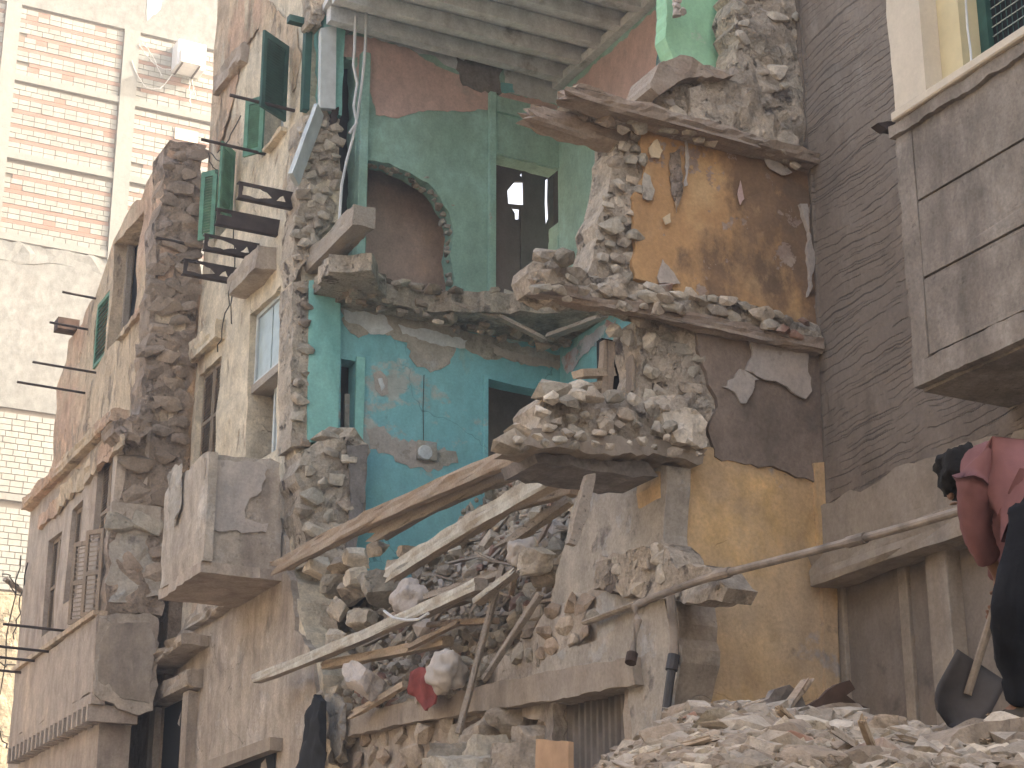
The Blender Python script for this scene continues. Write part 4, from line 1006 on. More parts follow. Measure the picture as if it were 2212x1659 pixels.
for i, (x0, y0, x1, y1, d0, d1) in enumerate(((1030, 660, 1180, 735, .5, .9), (960, 650, 1075, 690, .4, .6), (1190, 725, 1300, 685, 1.2, 2.6))):
    tag(beam('floor_board', W(x0, y0, 'Y', YT-d0), W(x1, y1, 'Y', YT-d1), .14, .05, mWG, None, sp0=.1, sp1=.12, seed=200+i), 'broken grey floor board sagging on the remains of the upper floor', 'board', 'boards on the upper floor remains')
p = pT.hit(822, 664, .25)
o = bpy.data.objects.new('loose_stone', smesh(3, mPALE)); COL.objects.link(o); o.matrix_world = Matrix.Translation(p) @ Matrix.Diagonal((.08, .08, .1, 1)); o.parent = fl
# ================================================================== stained cross wall on the near side of the gap
ow = thing('stained_cross_wall', 'broken cross wall with orange and mustard plaster and stone rubble edge', 'wall', (X0+1, YO+.2, 0))
wu = plate('rubble_wall_upper', pO, [(1427, 205), (1450, 150), (1500, 140), (1602, 150), (1600, 80), (1585, 20), (1598, -60), (1785, -60), (1785, 362), (1600, 318), (1440, 262)], .4, mMOR, ow, jag=.05, seg=.09, h=.04, amp=.07, res=.1, ns=3.2, seed=111, straight=(7,))
stones(wu, pO, [(1432, 205), (1460, 155), (1605, 155), (1600, 90), (1590, 20), (1600, -50), (1735, -50), (1765, 345), (1600, 312), (1440, 255)], .14, mST+[mPALE], (.4, .8), 112, .01, .04, .4, asp=1.4)
plate('lime_render', pO, [(1490, 190), (1520, 165), (1560, 165), (1620, 195), (1660, 200), (1700, 240), (1725, 320), (1715, 342), (1600, 305), (1520, 280), (1490, 250)], .1, mMOR, ow, h=.15, jag=.05, seg=.08, amp=.07, res=.09, ns=5, seed=113)
plate('mint_wall', Pl('Y', YO+.45), [(1443, -60), (1600, -60), (1605, 40), (1605, 145), (1555, 148), (1500, 140), (1455, 130), (1437, 80)], .2, mGREENB, ow, jag=.008, seg=.05, seed=114)
stones(wu, Pl('Y', YO+.3), [(1452, -20), (1480, -30), (1470, 30), (1458, 35)], .08, [mPALE, mST[1]], (.5, .8), 115, .05, .03, .8)
wo_ = plate('orange_wall', pO, [(1330, 288), (1372, 252), (1785, 362), (1785, 745), (1390, 640), (1268, 604), (1288, 480), (1318, 395)], .4, mMOR, ow, jag=.03, seg=.09, h=0, amp=.03, res=.12, ns=3, seed=116, straight=(2,))
plate('orange_plaster', pO, [(1378, 258), (1785, 366), (1785, 742), (1560, 690), (1428, 612), (1372, 602), (1366, 560), (1370, 480), (1374, 410), (1392, 380), (1388, 330)], .05, mORG, ow, h=.06, jag=.022, seg=.06, amp=.018, res=.12, ns=3, seed=117, straight=(1,))
stones(wo_, pO, [(1335, 300), (1384, 285), (1390, 350), (1378, 420), (1368, 520), (1366, 604), (1275, 600), (1295, 480), (1325, 395)], .115, mST, (.45, .85), 118, .02, .05, .6)
for i, (pts, m, hh) in enumerate((([(1402, 318), (1420, 300), (1432, 325), (1425, 342), (1408, 340)], mCRM, .085), ([(1392, 372), (1405, 380), (1415, 410), (1408, 432), (1390, 428)], mGRY, .085), ([(1432, 470), (1448, 460), (1450, 480), (1438, 485)], mCRM, .085), ([(1432, 560), (1445, 575), (1462, 600), (1470, 612), (1425, 612), (1420, 598)], mPALE, .09), ([(1482, 300), (1490, 340), (1486, 400), (1479, 402), (1482, 350)], mPALE, .085), ([(1650, 340), (1700, 358), (1712, 372), (1690, 378), (1665, 365)], mPALE, .1), ([(1600, 390), (1608, 430), (1600, 442), (1594, 420)], mPNK, .085), ([(1448, 330), (1470, 320), (1475, 400), (1462, 460), (1452, 420)], mBRN, .08))):
    plate('plaster_patch', pO, pts, .012, m, ow, h=hh+.012, jag=.012, seg=.04, seed=i+120)
plate('rotten_slab_stub', pO, [(1405, 190), (1412, 165), (1432, 132), (1470, 118), (1535, 150), (1590, 160), (1560, 172), (1500, 165), (1455, 185), (1425, 205)], .5, mWX, ow, h=.2, jag=.02, seg=.06, amp=.05, res=.08, ns=4, seed=119)
# wall between middle and lower slab
wm = plate('rubble_wall_middle', pO, [(1375, 690), (1500, 700), (1790, 755), (1805, 1050), (1640, 1020), (1520, 970), (1370, 880), (1385, 780)], .4, mMOR, ow, jag=.03, seg=.09, amp=.05, res=.1, ns=3, seed=133, straight=(2,))
stones(wm, pO, [(1320, 690), (1490, 700), (1505, 740), (1545, 820), (1535, 905), (1390, 870), (1385, 780), (1330, 730)], .15, mST[1:]+[mST[0]], (.45, .85), 134, .0, .05, .55)
plate('stained_plaster', pO, [(1498, 706), (1790, 757), (1805, 1052), (1640, 1010), (1545, 985), (1530, 930), (1548, 860), (1520, 790)], .05, mSTAIN, ow, h=.05, jag=.03, seg=.07, amp=.015, res=.14, seed=135, straight=(1,))
plate('pale_plaster', pO, [(1618, 728), (1748, 758), (1754, 845), (1740, 862), (1700, 835), (1650, 820), (1610, 800), (1625, 770)], .02, mPALE, ow, h=.085, jag=.02, seg=.06, amp=.012, res=.12, seed=136)
plate('pale_plaster', pO, [(1560, 835), (1610, 800), (1640, 820), (1600, 870), (1590, 850)], .02, mPALE, ow, h=.08, jag=.03, seg=.05, seed=137)
# lower mustard wall
plate('mustard_wall', pO, [(1428, 1010), (1530, 965), (1640, 985), (1805, 1040), (1860, 1700), (1440, 1700), (1462, 1420), (1438, 1200)], .4, mYLW, ow, jag=.03, seg=.1, h=.03, amp=.02, res=.16, ns=2, seed=139, straight=(3, 4))
plate('grey_inner_wall', fX, [(1215, 1190), (1250, 1060), (1290, 1020), (1440, 1005), (1435, 1200), (1430, 1300), (1180, 1330), (1200, 1240)], .25, mGRY, ow, jag=.03, seg=.1, amp=.02, res=.16, seed=140, h=-.06)
# slabs and lintels with rubble on them
t_ = tag(beam('wooden_lintel', W(1228, 208, 'Y', YO-.25), W(1765, 356, 'Y', YO-.12), .26, .13, [mWX], None, sp0=.25, rough=.03, segs=46, seed=151), 'rotten wooden lintel jutting out above the orange wall', 'lintel')
tag(beam('wooden_lintel', W(1152, 252, 'Y', YO+.1), W(1345, 312, 'Y', YO+.1), .2, .18, [mWX], None, sp0=.25, rough=.035, segs=30, seed=152), 'shorter splintered lintel stub with stones stuck on it beside the orange wall', 'lintel')
stones(wu, Pl('Y', YO-.1), [(1240, 225), (1380, 262), (1385, 300), (1330, 300), (1260, 262)], .13, mBS+mST[1:], (.5, .8), 153, 0, .08, .8)
stones(wu, Pl('Y', YO-.18), [(1260, 206), (1400, 245), (1560, 292), (1732, 345), (1732, 360), (1560, 312), (1390, 268), (1270, 228)], .09, mST+mBS[:1], (.4, .85), 159, .02, .07, .8, asp=1.5)
stones(wm, Pl('Y', YO-.2), [(1150, 590), (1300, 618), (1480, 655), (1480, 690), (1330, 655), (1160, 632)], .10, mST+[mMOR], (.4, .9), 165, .06, .07, .7, asp=1.5)
stones(wm, Pl('Y', YO-.36), [(1110, 945), (1240, 925), (1500, 955), (1515, 990), (1380, 975), (1140, 952)], .11, mST, (.3, .7), 166, .04, .05, .8)
plate('mortar_bed', pO, [(1230, 212), (1250, 202), (1390, 250), (1500, 280), (1500, 300), (1380, 268), (1290, 250)], .5, mMOR, ow, h=.16, jag=.02, seg=.07, amp=.03, res=.1, seed=154)
tag(plate('middle_slab', pO, [(1138, 592), (1142, 572), (1165, 555), (1200, 560), (1225, 578), (1380, 612), (1440, 632), (1560, 640), (1770, 700), (1785, 752), (1480, 692), (1330, 652), (1180, 640), (1150, 625)], .3, mMOR, ow, h=.14, jag=.03, seg=.06, amp=.085, res=.07, ns=4, seed=155))
tag(beam('slab_timber', W(1150, 622, 'Y', YO-.16), W(1770, 752, 'Y', YO-.12), .13, .12, [mWX], ow, sp0=.1, rough=.035, segs=50, seed=156))
stones(wm, Pl('Y', YO-.2), [(1150, 572), (1170, 548), (1215, 560), (1215, 590), (1160, 600)], .15, mST, (.5, .8), 157, .1, .08, .9)
stones(wm, Pl('Y', YO-.12), [(1400, 615), (1440, 608), (1735, 695), (1735, 735), (1560, 680)], .12, mST+[mRED], (.45, .75), 158, .06, .05, .7, asp=1.6)
# lower slab: concrete plate with its load of rubble
tag(plate('lower_slab', pO, [(1118, 962), (1150, 925), (1230, 935), (1380, 950), (1500, 962), (1528, 970), (1520, 1000), (1400, 985), (1250, 970), (1130, 962)], .45, mCON, ow, h=.28, jag=.022, seg=.06, amp=.03, res=.08, seed=160))
plate('slab_soffit_timbers', pO, [(1150, 975), (1400, 1000), (1420, 1030), (1300, 1020), (1160, 1000)], .6, mSOOT, ow, h=.1, jag=.03, seg=.1, amp=.04, res=.12, ns=4, seed=161)
lr = plate('slab_rubble_bed', Pl('Y', YO-.1), [(1160, 930), (1165, 870), (1180, 850), (1260, 850), (1380, 862), (1500, 845), (1530, 870), (1528, 950), (1520, 968), (1350, 950)], .5, mMOR, ow, h=.08, jag=.03, seg=.07, amp=.09, res=.09, ns=3.6, seed=162)
stones(lr, Pl('Y', YO-.18), [(1165, 925), (1170, 865), (1250, 848), (1400, 862), (1440, 850), (1440, 940), (1330, 945)], .12, mST, (.4, .85), 163, .1, .08, .8)
plate('lime_block', Pl('Y', YO-.2), [(1428, 925), (1440, 880), (1500, 885), (1525, 915), (1528, 965), (1460, 955)], .3, mST[0], ow, h=.14, jag=.03, seg=.07, amp=.05, res=.09, ns=5, seed=164)
for i, (x, y, s) in enumerate(((1105, 955, .16), (1120, 935, .12), (1190, 845, .15), (1255, 842, .12))):
    o = bpy.data.objects.new('loose_stone', smesh(i*3+2, mST[i % 3])); COL.objects.link(o); o.matrix_world = Matrix.Translation(W(x, y, 'Y', YO-.2)) @ Matrix.Diagonal((s*1.3, s, s*.8, 1))
    tag(o, 'pale stone perched on the edge of the lower broken slab', 'stone', 'stones on the lower slab')
# small window frame left in the rubble
for i, (x0, y0, x1, y1, w_) in enumerate(((1312, 740, 1306, 860, .1), (1368, 760, 1366, 850, .08), (1300, 855, 1335, 862, .08))):
    tag(beam('frame_post', W(x0, y0, 'Y', YO+.15), W(x1, y1, 'Y', YO+.15), w_, .12, mWZ, None, seed=170+i), ('left upright', 'right upright', 'bottom rail')[i]+' of a small broken window frame above the lower slab', 'window frame')
for i, (x0, y0, x1, y1) in enumerate(((1248, 808, 1318, 806), (1255, 838, 1300, 832))):
    tag(beam('board_end', W(x0, y0, 'Y', YO+.05), W(x1, y1, 'Y', YO+.2), .13, .07, mWT, None, seed=175+i), ('upper' if i == 0 else 'lower')+' tan board end sticking out of the broken window frame', 'board')
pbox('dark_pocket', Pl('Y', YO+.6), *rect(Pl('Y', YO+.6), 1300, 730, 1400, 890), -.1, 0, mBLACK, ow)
for pts, m, nm in (([(1240, 1200), (1300, 1015), (1320, 1018), (1280, 1180), (1230, 1205)], mWG, 'old_board'),):
    tag(plate(nm, Pl('Y', YO-.5), [(1228, 1172), (1268, 1025), (1287, 1022), (1270, 1120), (1245, 1178)], .06, mWG, None, jag=.012, seg=.08), 'grey weathered board leaning upright under the lower slab', 'board')
# strip where the wall meets the scratched wall
plate('corner_plaster', pO, [(1728, 440), (1744, 440), (1746, 640), (1765, 560)], .05, mPALE, ow, h=.1, jag=.02, seg=.06, seed=177)
plate('corner_plaster', pO, [(1758, 1000), (1805, 1000), (1812, 1560), (1790, 1560), (1775, 1240)], .05, mYLW, ow, h=.075, jag=.012, seg=.1, seed=178)

# ================================================================== ground floor front left under the debris
gw = thing('shop_front_wall', 'dusty ground floor wall with concrete lintel and grey metal shutter under the debris', 'wall', (X0+.2, (YT+YO)/2, 0))
gpts = [(735, 1700), (735, 1590), (770, 1540), (860, 1510), (1000, 1480), (1120, 1400), (1190, 1320), (1292, 1262), (1300, 1200), (1425, 1185), (1460, 1260), (1468, 1430), (1448, 1560), (1440, 1700)]
h_sh = [(1195, 1520), (1350, 1488), (1350, 1720), (1195, 1720)]
h_dk = [(1000, 1560), (1090, 1540), (1175, 1560), (1170, 1720), (1000, 1720)]
gwall = plate('front_wall', fX, gpts, .4, mYELLOW2, gw, jag=.04, seg=.1, amp=.04, res=.14, ns=2.5, holes=[h_sh, h_dk], hjag=.02, seed=181, straight=(13,))
plate('dusty_render', fX, [(1290, 1290), (1345, 1240), (1430, 1255), (1462, 1440), (1448, 1560), (1440, 1690), (1365, 1690), (1358, 1490), (1290, 1480), (1140, 1480), (1180, 1420), (1290, 1380)], .03, mGRY, gw, h=.05, jag=.03, seg=.08, amp=.015, res=.15, seed=182)
plate('concrete_lintel', fX, [(745, 1548), (860, 1520), (1000, 1490), (1200, 1448), (1365, 1418), (1372, 1478), (1180, 1515), (1000, 1540), (860, 1565), (750, 1592)], .35, mCON, gw, h=.14, jag=.012, seg=.1, amp=.02, res=.14, seed=183)
ls = plate('stone_ledge', fX, [(1290, 1275), (1292, 1215), (1330, 1200), (1400, 1185), (1435, 1180), (1465, 1230), (1530, 1225), (1570, 1270), (1555, 1300), (1470, 1300), (1380, 1290)], .3, mMOR, gw, h=.14, jag=.03, seg=.08, amp=.06, res=.1, ns=3, seed=184)
stones(ls, fX, [(1295, 1260), (1300, 1215), (1430, 1190), (1460, 1240), (1450, 1275)], .14, mST, (.5, .8), 185, .12, .05, .45)
pbox('moulding', fX, *rect(fX, 1285, 1345, 1430, 1300), .06, .16, mYELLOW2, gw, bev=.02)
rs = rect(fX, 1195, 1720, 1350, 1480)
V = []; F = []; n = 60
for i in range(n+1):
    u = rs[0]+(rs[1]-rs[0])*i/n; d = .16+.025*math.sin(i*math.pi*2/5)
    V += [fX.p(u, rs[2]-1, -d), fX.p(u, rs[3]+.1, -d)]
F = [(2*i, 2*i+1, 2*i+3, 2*i+2) for i in range(n)]
sh = mk('metal_shutter', V, F, mROLL, gw); sh.modifiers.new('s', 'SOLIDIFY').thickness = .01
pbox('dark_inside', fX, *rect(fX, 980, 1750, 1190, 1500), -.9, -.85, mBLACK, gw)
stones(gwall, fX, [(1130, 1330), (1290, 1275), (1290, 1370), (1150, 1420), (1100, 1440)], .2, mST[1:]+mBS[:1], (.45, .65), 186, .02, .03, .5)
stones(gwall, fX, [(740, 1600), (870, 1575), (990, 1550), (995, 1690), (740, 1700)], .26, mST[1:]+mBS[:1], (.45, .7), 187, .02, .05, .5)
# big stones fallen into the openings
for i, (x, y, s, dx) in enumerate(((1075, 1600, .36, .1), (1050, 1650, .34, -.3), (1130, 1655, .3, -.25), (990, 1660, .33, -.3), (1105, 1560, .2, 0), (1020, 1690, .4, -.6), (1150, 1600, .2, 0))):
    o = bpy.data.objects.new('fallen_block', lump(i, mST[1+i % 2])); COL.objects.link(o)
    o.matrix_world = Matrix.Translation(W(x, y, 'X', X0+dx)) @ Matrix.Rotation(i*1.3, 4, 'Z') @ Matrix.Diagonal((s*1.2, s, s*.85, 1))
    tag(o, 'big dusty stone block fallen into the shop opening', 'stone', 'blocks in the shop opening')
tag(plate('tan_board', Pl('X', X0-.5), [(1158, 1597), (1228, 1602), (1230, 1720), (1155, 1720)], .05, mCARD, None, jag=.008, seg=.1), 'tan board standing before the grey metal shutter', 'board')

# ================================================================== debris slope with beams
pD = Pl(None, o=(X0+.25, 18.0, 5.4), U=(0, 1, 0), V=(.62, 0, .78))
dpts = [(668, 1230), (700, 1195), (760, 1180), (800, 1165), (850, 1185), (960, 1125), (1050, 1055), (1170, 1000), (1300, 1015), (1285, 1240), (1190, 1350), (1110, 1430), (1000, 1500), (860, 1535), (790, 1550), (735, 1510), (715, 1420), (700, 1350)]
db = tag(plate('debris_slope', pD, dpts, .5, mDEB, None, jag=.10, seg=.14, amp=.22, res=.13, ns=2.2, lump=.06, seed=191), 'slope of mixed dusty demolition debris filling the gutted building', 'debris', kind='stuff')
DM = mDS+mDS+[mST[0], mST[1], mST[1], mST[2], mRED, mPALE]
rest = stones(None, pD, [(675, 1235), (760, 1185), (850, 1190), (960, 1135), (1050, 1070), (1170, 1010), (1290, 1020), (1280, 1235), (1180, 1340), (1105, 1420), (1000, 1490), (860, 1525), (795, 1540), (740, 1500), (705, 1350)], .2, DM, (.3, .75), 192, .06, .16, .8, name='rubble_chunk', maxn=260, topl=('chunk of broken masonry in the debris slope of the gutted building', 'rubble', 'masonry chunks in the debris slope'), tilt=1.2)
rest += stones(None, pD, [(675, 1235), (760, 1185), (850, 1190), (960, 1135), (1050, 1070), (1170, 1010), (1290, 1020), (1280, 1235), (1180, 1340), (1105, 1420), (1000, 1490), (860, 1525), (795, 1540), (740, 1500), (705, 1350)], .085, DM, (.3, .8), 193, .05, .16, .8, maxn=0, tilt=1.2)
if rest: tag(join_stones('debris_gravel', rest, list(dict.fromkeys(DM))), 'small broken stones strewn over the debris slope', 'gravel')
for i, (x, y, s) in enumerate(((690, 1225, .34), (740, 1220, .3), (720, 1265, .36), (770, 1205, .3), (815, 1185, .24), (760, 1280, .38), (820, 1270, .42), (780, 1340, .32), (730, 1320, .3), (880, 1195, .2), (735, 1385, .3), (850, 1230, .26), (1160, 1215, .34), (1180, 1245, .26), (930, 1200, .25), (775, 1250, .3), (700, 1255, .2), (745, 1300, .2), (800, 1310, .24), (790, 1225, .2), (840, 1300, .22), (755, 1360, .22), (715, 1300, .2), (830, 1240, .2), (870, 1250, .2), (745, 1420, .24), (765, 1455, .22), (905, 1230, .18), (1020, 1240, .2), (1100, 1270, .2), (1140, 1310, .22), (1060, 1360, .2), (990, 1400, .2), (1120, 1150, .2), (1200, 1150, .24), (1220, 1215, .22), (820, 1400, .2), (870, 1440, .2), (1040, 1450, .2), (940, 1390, .18), (850, 1500, .18), (910, 1500, .2))):
    o = bpy.data.objects.new('masonry_lump', lump(i, (mST+mDS)[i % 4])); COL.objects.link(o)
    o.matrix_world = Matrix.Translation(W(x, y, 'X', X0-.02+.15*(i % 2)) if i < 16 else pD.hit(x, y, .12)) @ Matrix.Rotation(i*2.1, 4, 'Z') @ Matrix.Rotation(i*.7, 4, 'X') @ Matrix.Diagonal((s*.66, s*.5, s*.46, 1))
    tag(o, 'large masonry lump at the edge of the debris slope' if i < 16 else 'large angular masonry lump lying among the planks of the debris slope', 'rubble', 'large lumps along the debris edge' if i < 16 else 'large lumps among the planks')
def timber(name, a, b, xa, xb, w, h_, m, label, **k):
    return tag(beam(name, W(a[0], a[1], 'X', xa), W(b[0], b[1], 'X', xb), w, h_, m, None, **k), label, 'timber')
timber('timber_beam', (606, 1224), (1120, 982), X0-.25, X0-.3, .17, .17, [mWB], 'long brown splintered joist lying highest across the debris', sp0=.7, seed=201, rough=.022, segs=24, roll=.2, bend=.05)
timber('timber_beam', (822, 1150), (1160, 1000), X0-.1, X0+.0, .2, .18, [mWG], 'grey joist lying just under the long brown joist', sp0=.45, seed=202, rough=.022, roll=.3, bend=.05)
timber('timber_beam', (852, 1238), (1245, 1008), X0-.2, X0-.1, .17, .17, [mWT, mWW], 'joist with white painted top and torn tan end', sp0=.4, seed=203, topmat=True, rough=.018, segs=24, bend=.03, roll=.15)
timber('timber_beam', (556, 1466), (1040, 1262), X0-.45, X0-.35, .15, .12, [mWG, mWW], 'long white topped plank jutting far out over the street', seed=204, topmat=True, rough=.012, segs=24, bend=-.03, roll=.1)
timber('timber_plank', (706, 1437), (968, 1385), X0-.25, X0-.1, .14, .1, [mWT], 'dusty tan plank under the long white topped plank', sp0=.08, seed=205)
timber('timber_plank', (765, 1543), (875, 1478), X0-.3, X0-.2, .07, .07, [mWT], 'thin splintered tan batten pointing down by the red cloth', sp0=.2, seed=206)
timber('timber_plank', (990, 1585), (1085, 1225), X0-.55, X0-.2, .13, .05, [mWG], 'long grey plank leaning steeply against the debris', seed=207, rough=.005)
timber('timber_plank', (1046, 1466), (1168, 1282), X0-.35, X0-.2, .06, .05, [mWG], 'thin grey batten leaning right of the steep plank', seed=208)
timber('timber_plank', (925, 1290), (1115, 1230), X0-.3, X0-.1, .12, .06, [mWG], 'grey splintered plank lying above the white topped plank', sp1=.2, seed=209)
timber('timber_plank', (1030, 1300), (1115, 1235), X0-.4, X0-.3, .1, .06, [mWG, mWW], 'short pale batten crossing the steep grey plank', seed=210, sp1=.1, topmat=True)
timber('timber_plank', (850, 1335), (1010, 1290), X0-.15, X0, .18, .08, [mWB], 'dark brown board wedged beneath the white topped plank', seed=211)
timber('timber_plank', (1090, 1180), (1230, 1080), X0-.1, X0+.3, .12, .08, [mWG], 'grey joist end buried below the white painted joist', seed=212, sp0=.2)
timber('timber_plank', (1060, 1110), (1240, 1060), X0+.2, X0+.5, .1, .08, [mWB], 'dark joist stub in shadow under the lower slab', seed=213, sp0=.15)
timber('timber_plank', (930, 1350), (1070, 1340), X0-.1, X0, .1, .06, [mWB], 'short dark board lying level in the debris', seed=214)
timber('timber_plank', (880, 1400), (990, 1345), X0-.3, X0-.2, .07, .05, [mWB], 'thin brown lath across the debris above the white sack', seed=215, sp0=.15, sp1=.1)
rg = random.Random(77)
for i in range(95):
    x = rg.uniform(780, 1280); t = rg.uniform(0.15, .95)
    ylo = 1500-(x-780)*.45; yhi = 1200-(x-780)*.36
    y = yhi+(ylo-yhi)*t; c = pD.hit(x, y, .16)
    a = rg.uniform(-.9, .5); L = rg.uniform(.15, .55)
    d = Vector((rg.uniform(-.4, .2), math.cos(a), math.sin(a)))*L
    tag(beam('splinter', c-d, c+d, rg.uniform(.03, .08), rg.uniform(.02, .05), rg.choice(([mWB], [mWG], [mWT], [mWG])), None, seed=300+i, sp0=.08, sp1=.08, segs=5), 'splintered lath sticking out of the debris slope', 'lath', 'splintered laths in the debris')
# white slab, sack, cloths
pq = W(785, 1472, 'X', X0-.35)
o = bpy.data.objects.new('white_slab', lump(3, mPALE)); COL.objects.link(o); o.matrix_world = Matrix.Translation(pq) @ Matrix.Rotation(.4, 4, 'X') @ Matrix.Rotation(.5, 4, 'Y') @ Matrix.Diagonal((.22, .42, .17, 1))
tag(o, 'white painted concrete slab piece below the planks', 'slab')
def crumple(name, c, s, m, seed, label, cat, sub=4):
    bm = bmesh.new(); bmesh.ops.create_icosphere(bm, subdivisions=sub, radius=1)
    for v in bm.verts:
        q = v.co*1.3+Vector((seed*5, 0, 0)); dd = noise.voronoi(q*1.6)[0]
        k = 1+.35*noise.fractal(q, 1, 2, 4)+.22*(dd[1]-dd[0])+.08*noise.noise(q*5)
        v.co = Vector((v.co.x*s[0]*k, v.co.y*s[1]*k, v.co.z*s[2]*k))
    for f_ in bm.faces: f_.smooth = True
    me = bpy.data.meshes.new(name); bm.to_mesh(me); bm.free()
    o = meshobj(name, me, None, m); o.location = c
    return tag(o, label, cat)
crumple('crumpled_sack', W(965, 1450, 'X', X0-.35), (.16, .21, .22), mCLW, 3, 'crumpled off white sack hanging from the debris', 'sack')
crumple('crumpled_sack', W(1130, 1195, 'X', X0-.1), (.14, .2, .14), mCLW, 5, 'small crumpled whitish rag bundle under the lower slab', 'rag')
crumple('pale_rubble_bag', W(885, 1295, 'X', X0-.3), (.16, .3, .2), mPALE, 7, 'pale crumbled plaster lump resting on the white topped plank', 'plaster lump')
def cloth(name, pl, pts, m, seed, label, amp=.06, ns=3, th=.012, h=0.):
    return tag(plate(name, pl, pts, th, m, None, jag=.01, seg=.06, amp=amp, res=.07, ns=ns, seed=seed, h=h, smooth=True), label, 'cloth')
cloth('red_cloth', Pl('X', X0-.32), [(888, 1452), (905, 1440), (935, 1448), (948, 1480), (940, 1520), (915, 1535), (890, 1500)], mCLR, 3, 'dark red cloth hanging out of the debris beside the white sack', .08)
cloth('black_cloth', Pl('X', X0-.45), [(640, 1700), (645, 1600), (652, 1545), (668, 1508), (685, 1500), (697, 1515), (696, 1600), (690, 1700)], mCLB, 4, 'long black cloth hanging beside the broken corner of the yellow building', .1, 2.2, .05)
tag(tube('white_hose', [W(x, y, 'X', X0-.5) for x, y in ((830, 1320), (850, 1335), (880, 1340), (905, 1338), (925, 1325))], .016, mCAB, None, 6), 'curved thin white hose lying over the debris planks', 'hose')
# rubble clinging to the corner left of the lintel
stones(gwall, Pl('X', X0-.12), [(690, 1490), (720, 1480), (745, 1510), (750, 1600), (735, 1690), (702, 1690), (700, 1560)], .2, mST, (.45, .75), 220, 0, .06, .7)
plate('hanging_plaster', Pl('X', X0-.25), [(702, 1505), (722, 1498), (738, 1520), (735, 1590), (722, 1640), (712, 1600)], .06, mGRY, gw, jag=.03, seg=.06, amp=.05, res=.07, ns=4)
# ================================================================== grey building on the near side
gb = thing('grey_building', 'tall grey building with comb scratched render and a projecting concrete bay', 'building', (XG+2, 6, 0))
pG = Pl('X', XG)
zled = pG.uv(1900, 1205)[1]
plate('scratched_wall', pG, [(YO, zled), (YO, 20), (-3, 20), (-3, zled)], .5, mGROOVE, gb, uv=True, amp=.035, res=.3, ns=1.4, seed=231)
pbox('body', pG, -14, YO-.02, 0, 20, -14, -.52, mCON, gb)
plate('smooth_band', pG, [(1766, 1100), (1800, 1085), (1900, 1040), (2000, 990), (2240, 930), (2240, 1140), (2000, 1180), (1770, 1250)], .02, mCON, gb, h=.06, jag=.05, seg=.12, amp=.03, res=.2, seed=232)
# recessed panels of the ground floor with posts
plate('lower_wall', pG, [(YO, 0), (YO, zled), (2, zled), (2, 0)], .4, mLOW, gb, uv=True, h=-.12, amp=.01, res=.4, seed=233)
yl0, yl1 = pG.uv(1765, 1245)[0], 3.0
beam('ledge', (XG-.06, YO-.08, zled), (XG-.06, 3, zled), .34, .26, mCON, gb, rough=.03, segs=40, seed=234)
for (x, w) in ((2036, .27), (1938, .12), (1800, .1), (2200, .2)):
    u = pG.uv(x, 1330)[0]
    pbox('post', pG, u-w/2, u+w/2, 0, zled-.1, -.13, .03 if w > .2 else -.08, mCON, gb, bev=.01, jit=.006)
sk = plate('broken_disc', pG, [(2022, 1290), (2040, 1283), (2052, 1295), (2046, 1312), (2030, 1318), (2020, 1305)], .03, mCON, gb, h=-.07, jag=.01, seg=.05)
# bay
XY = XG-.95; pY = Pl('X', XY)
ub = pY.uv(1957, 560)[0]; zB0 = pY.uv(1992, 832)[1]; zB1 = pY.uv(1945, 290)[1]; zg1 = pY.uv(1977, 438)[1]; zg2 = pY.uv(1985, 607)[1]; yEnd = 2.0
bay = pbox('bay_core', pY, yEnd, ub-.03, zB0+.02, zB1, -.95, -.03, mBAY, gb)
for (a, b, s) in ((zB0+.22, zg2-.012, 1), (zg2+.012, zg1-.012, 2), (zg1+.012, zB1-.02, 3)):
    plate('panel', pY, [(yEnd, a), (ub-.2, a), (ub-.2, b), (yEnd, b)], .04, mBAY, gb, uv=True, amp=.008, res=.25, seed=240+s)
plate('corner_strip', pY, [(ub-.197, zB0+.2), (ub, zB0+.2), (ub-.005, zB1-.02), (ub-.197, zB1-.02)], .06, mBAY, gb, uv=True, h=.012, jag=.012, seg=.07, amp=.012, res=.1, seed=245, straight=(3,))
plate('base_band', pY, [(yEnd, zB0), (ub, zB0), (ub, zB0+.197), (yEnd, zB0+.197)], .08, mBAY, gb, uv=True, h=.02, jag=.012, seg=.09, amp=.01, res=.15, seed=246, straight=(1, 3))
pbox('bay_soffit', Pl('Z', zB0), XY+.06, XG, yEnd, ub-.02, -.03, .015, mBAY, gb)
zs1 = pY.uv(2010, 205)[1]
plate('bay_sill_under', pY, [(yEnd, zB1-.02), (ub+.03, zB1-.02), (ub+.03, zB1+.09), (ub-.4, zB1+.09), (yEnd, zB1+.09)], .12, mBAY, gb, uv=True, h=.05, jag=.014, seg=.07, amp=.015, res=.1, seed=247)
pbox('bay_sill', pY, yEnd, ub-.05, zB1+.092, zs1, -.3, .09, mCREAM, gb, bev=.012, jit=.004)
u1, u2 = pY.uv(1996, 90)[0], pY.uv(2040, 90)[0]
plate('bay_post', pY, [(u1, zs1+.002), (ub-.02, zs1-.15), (ub-.02, zs1+3), (u1, zs1+3)], .3, mCREAM, gb, uv=True, h=.02, jag=.012, seg=.15, straight=(0, 3), seed=248)
pbox('window_reveal', pY, u1-.26, u1-.002, zs1+.002, zs1+3, -.75, -.16, mYREV, gb)
fw = pbox('bay_window', pY, yEnd, u1-.262, zs1+.003, zs1+3, -.46, -.42, mBLACK, gb)
zz0 = zs1
pw0 = u1-.262
pW2 = Pl('X', XY+.40)
pbox('frame', pY, pw0-.10, pw0, zs1+.005, zs1+2.9, -.418, -.36, mGP, fw)
pbox('frame', pY, pw0-.82, pw0-.55, zs1+.005, zs1+2.9, -.418, -.35, mGP, fw)
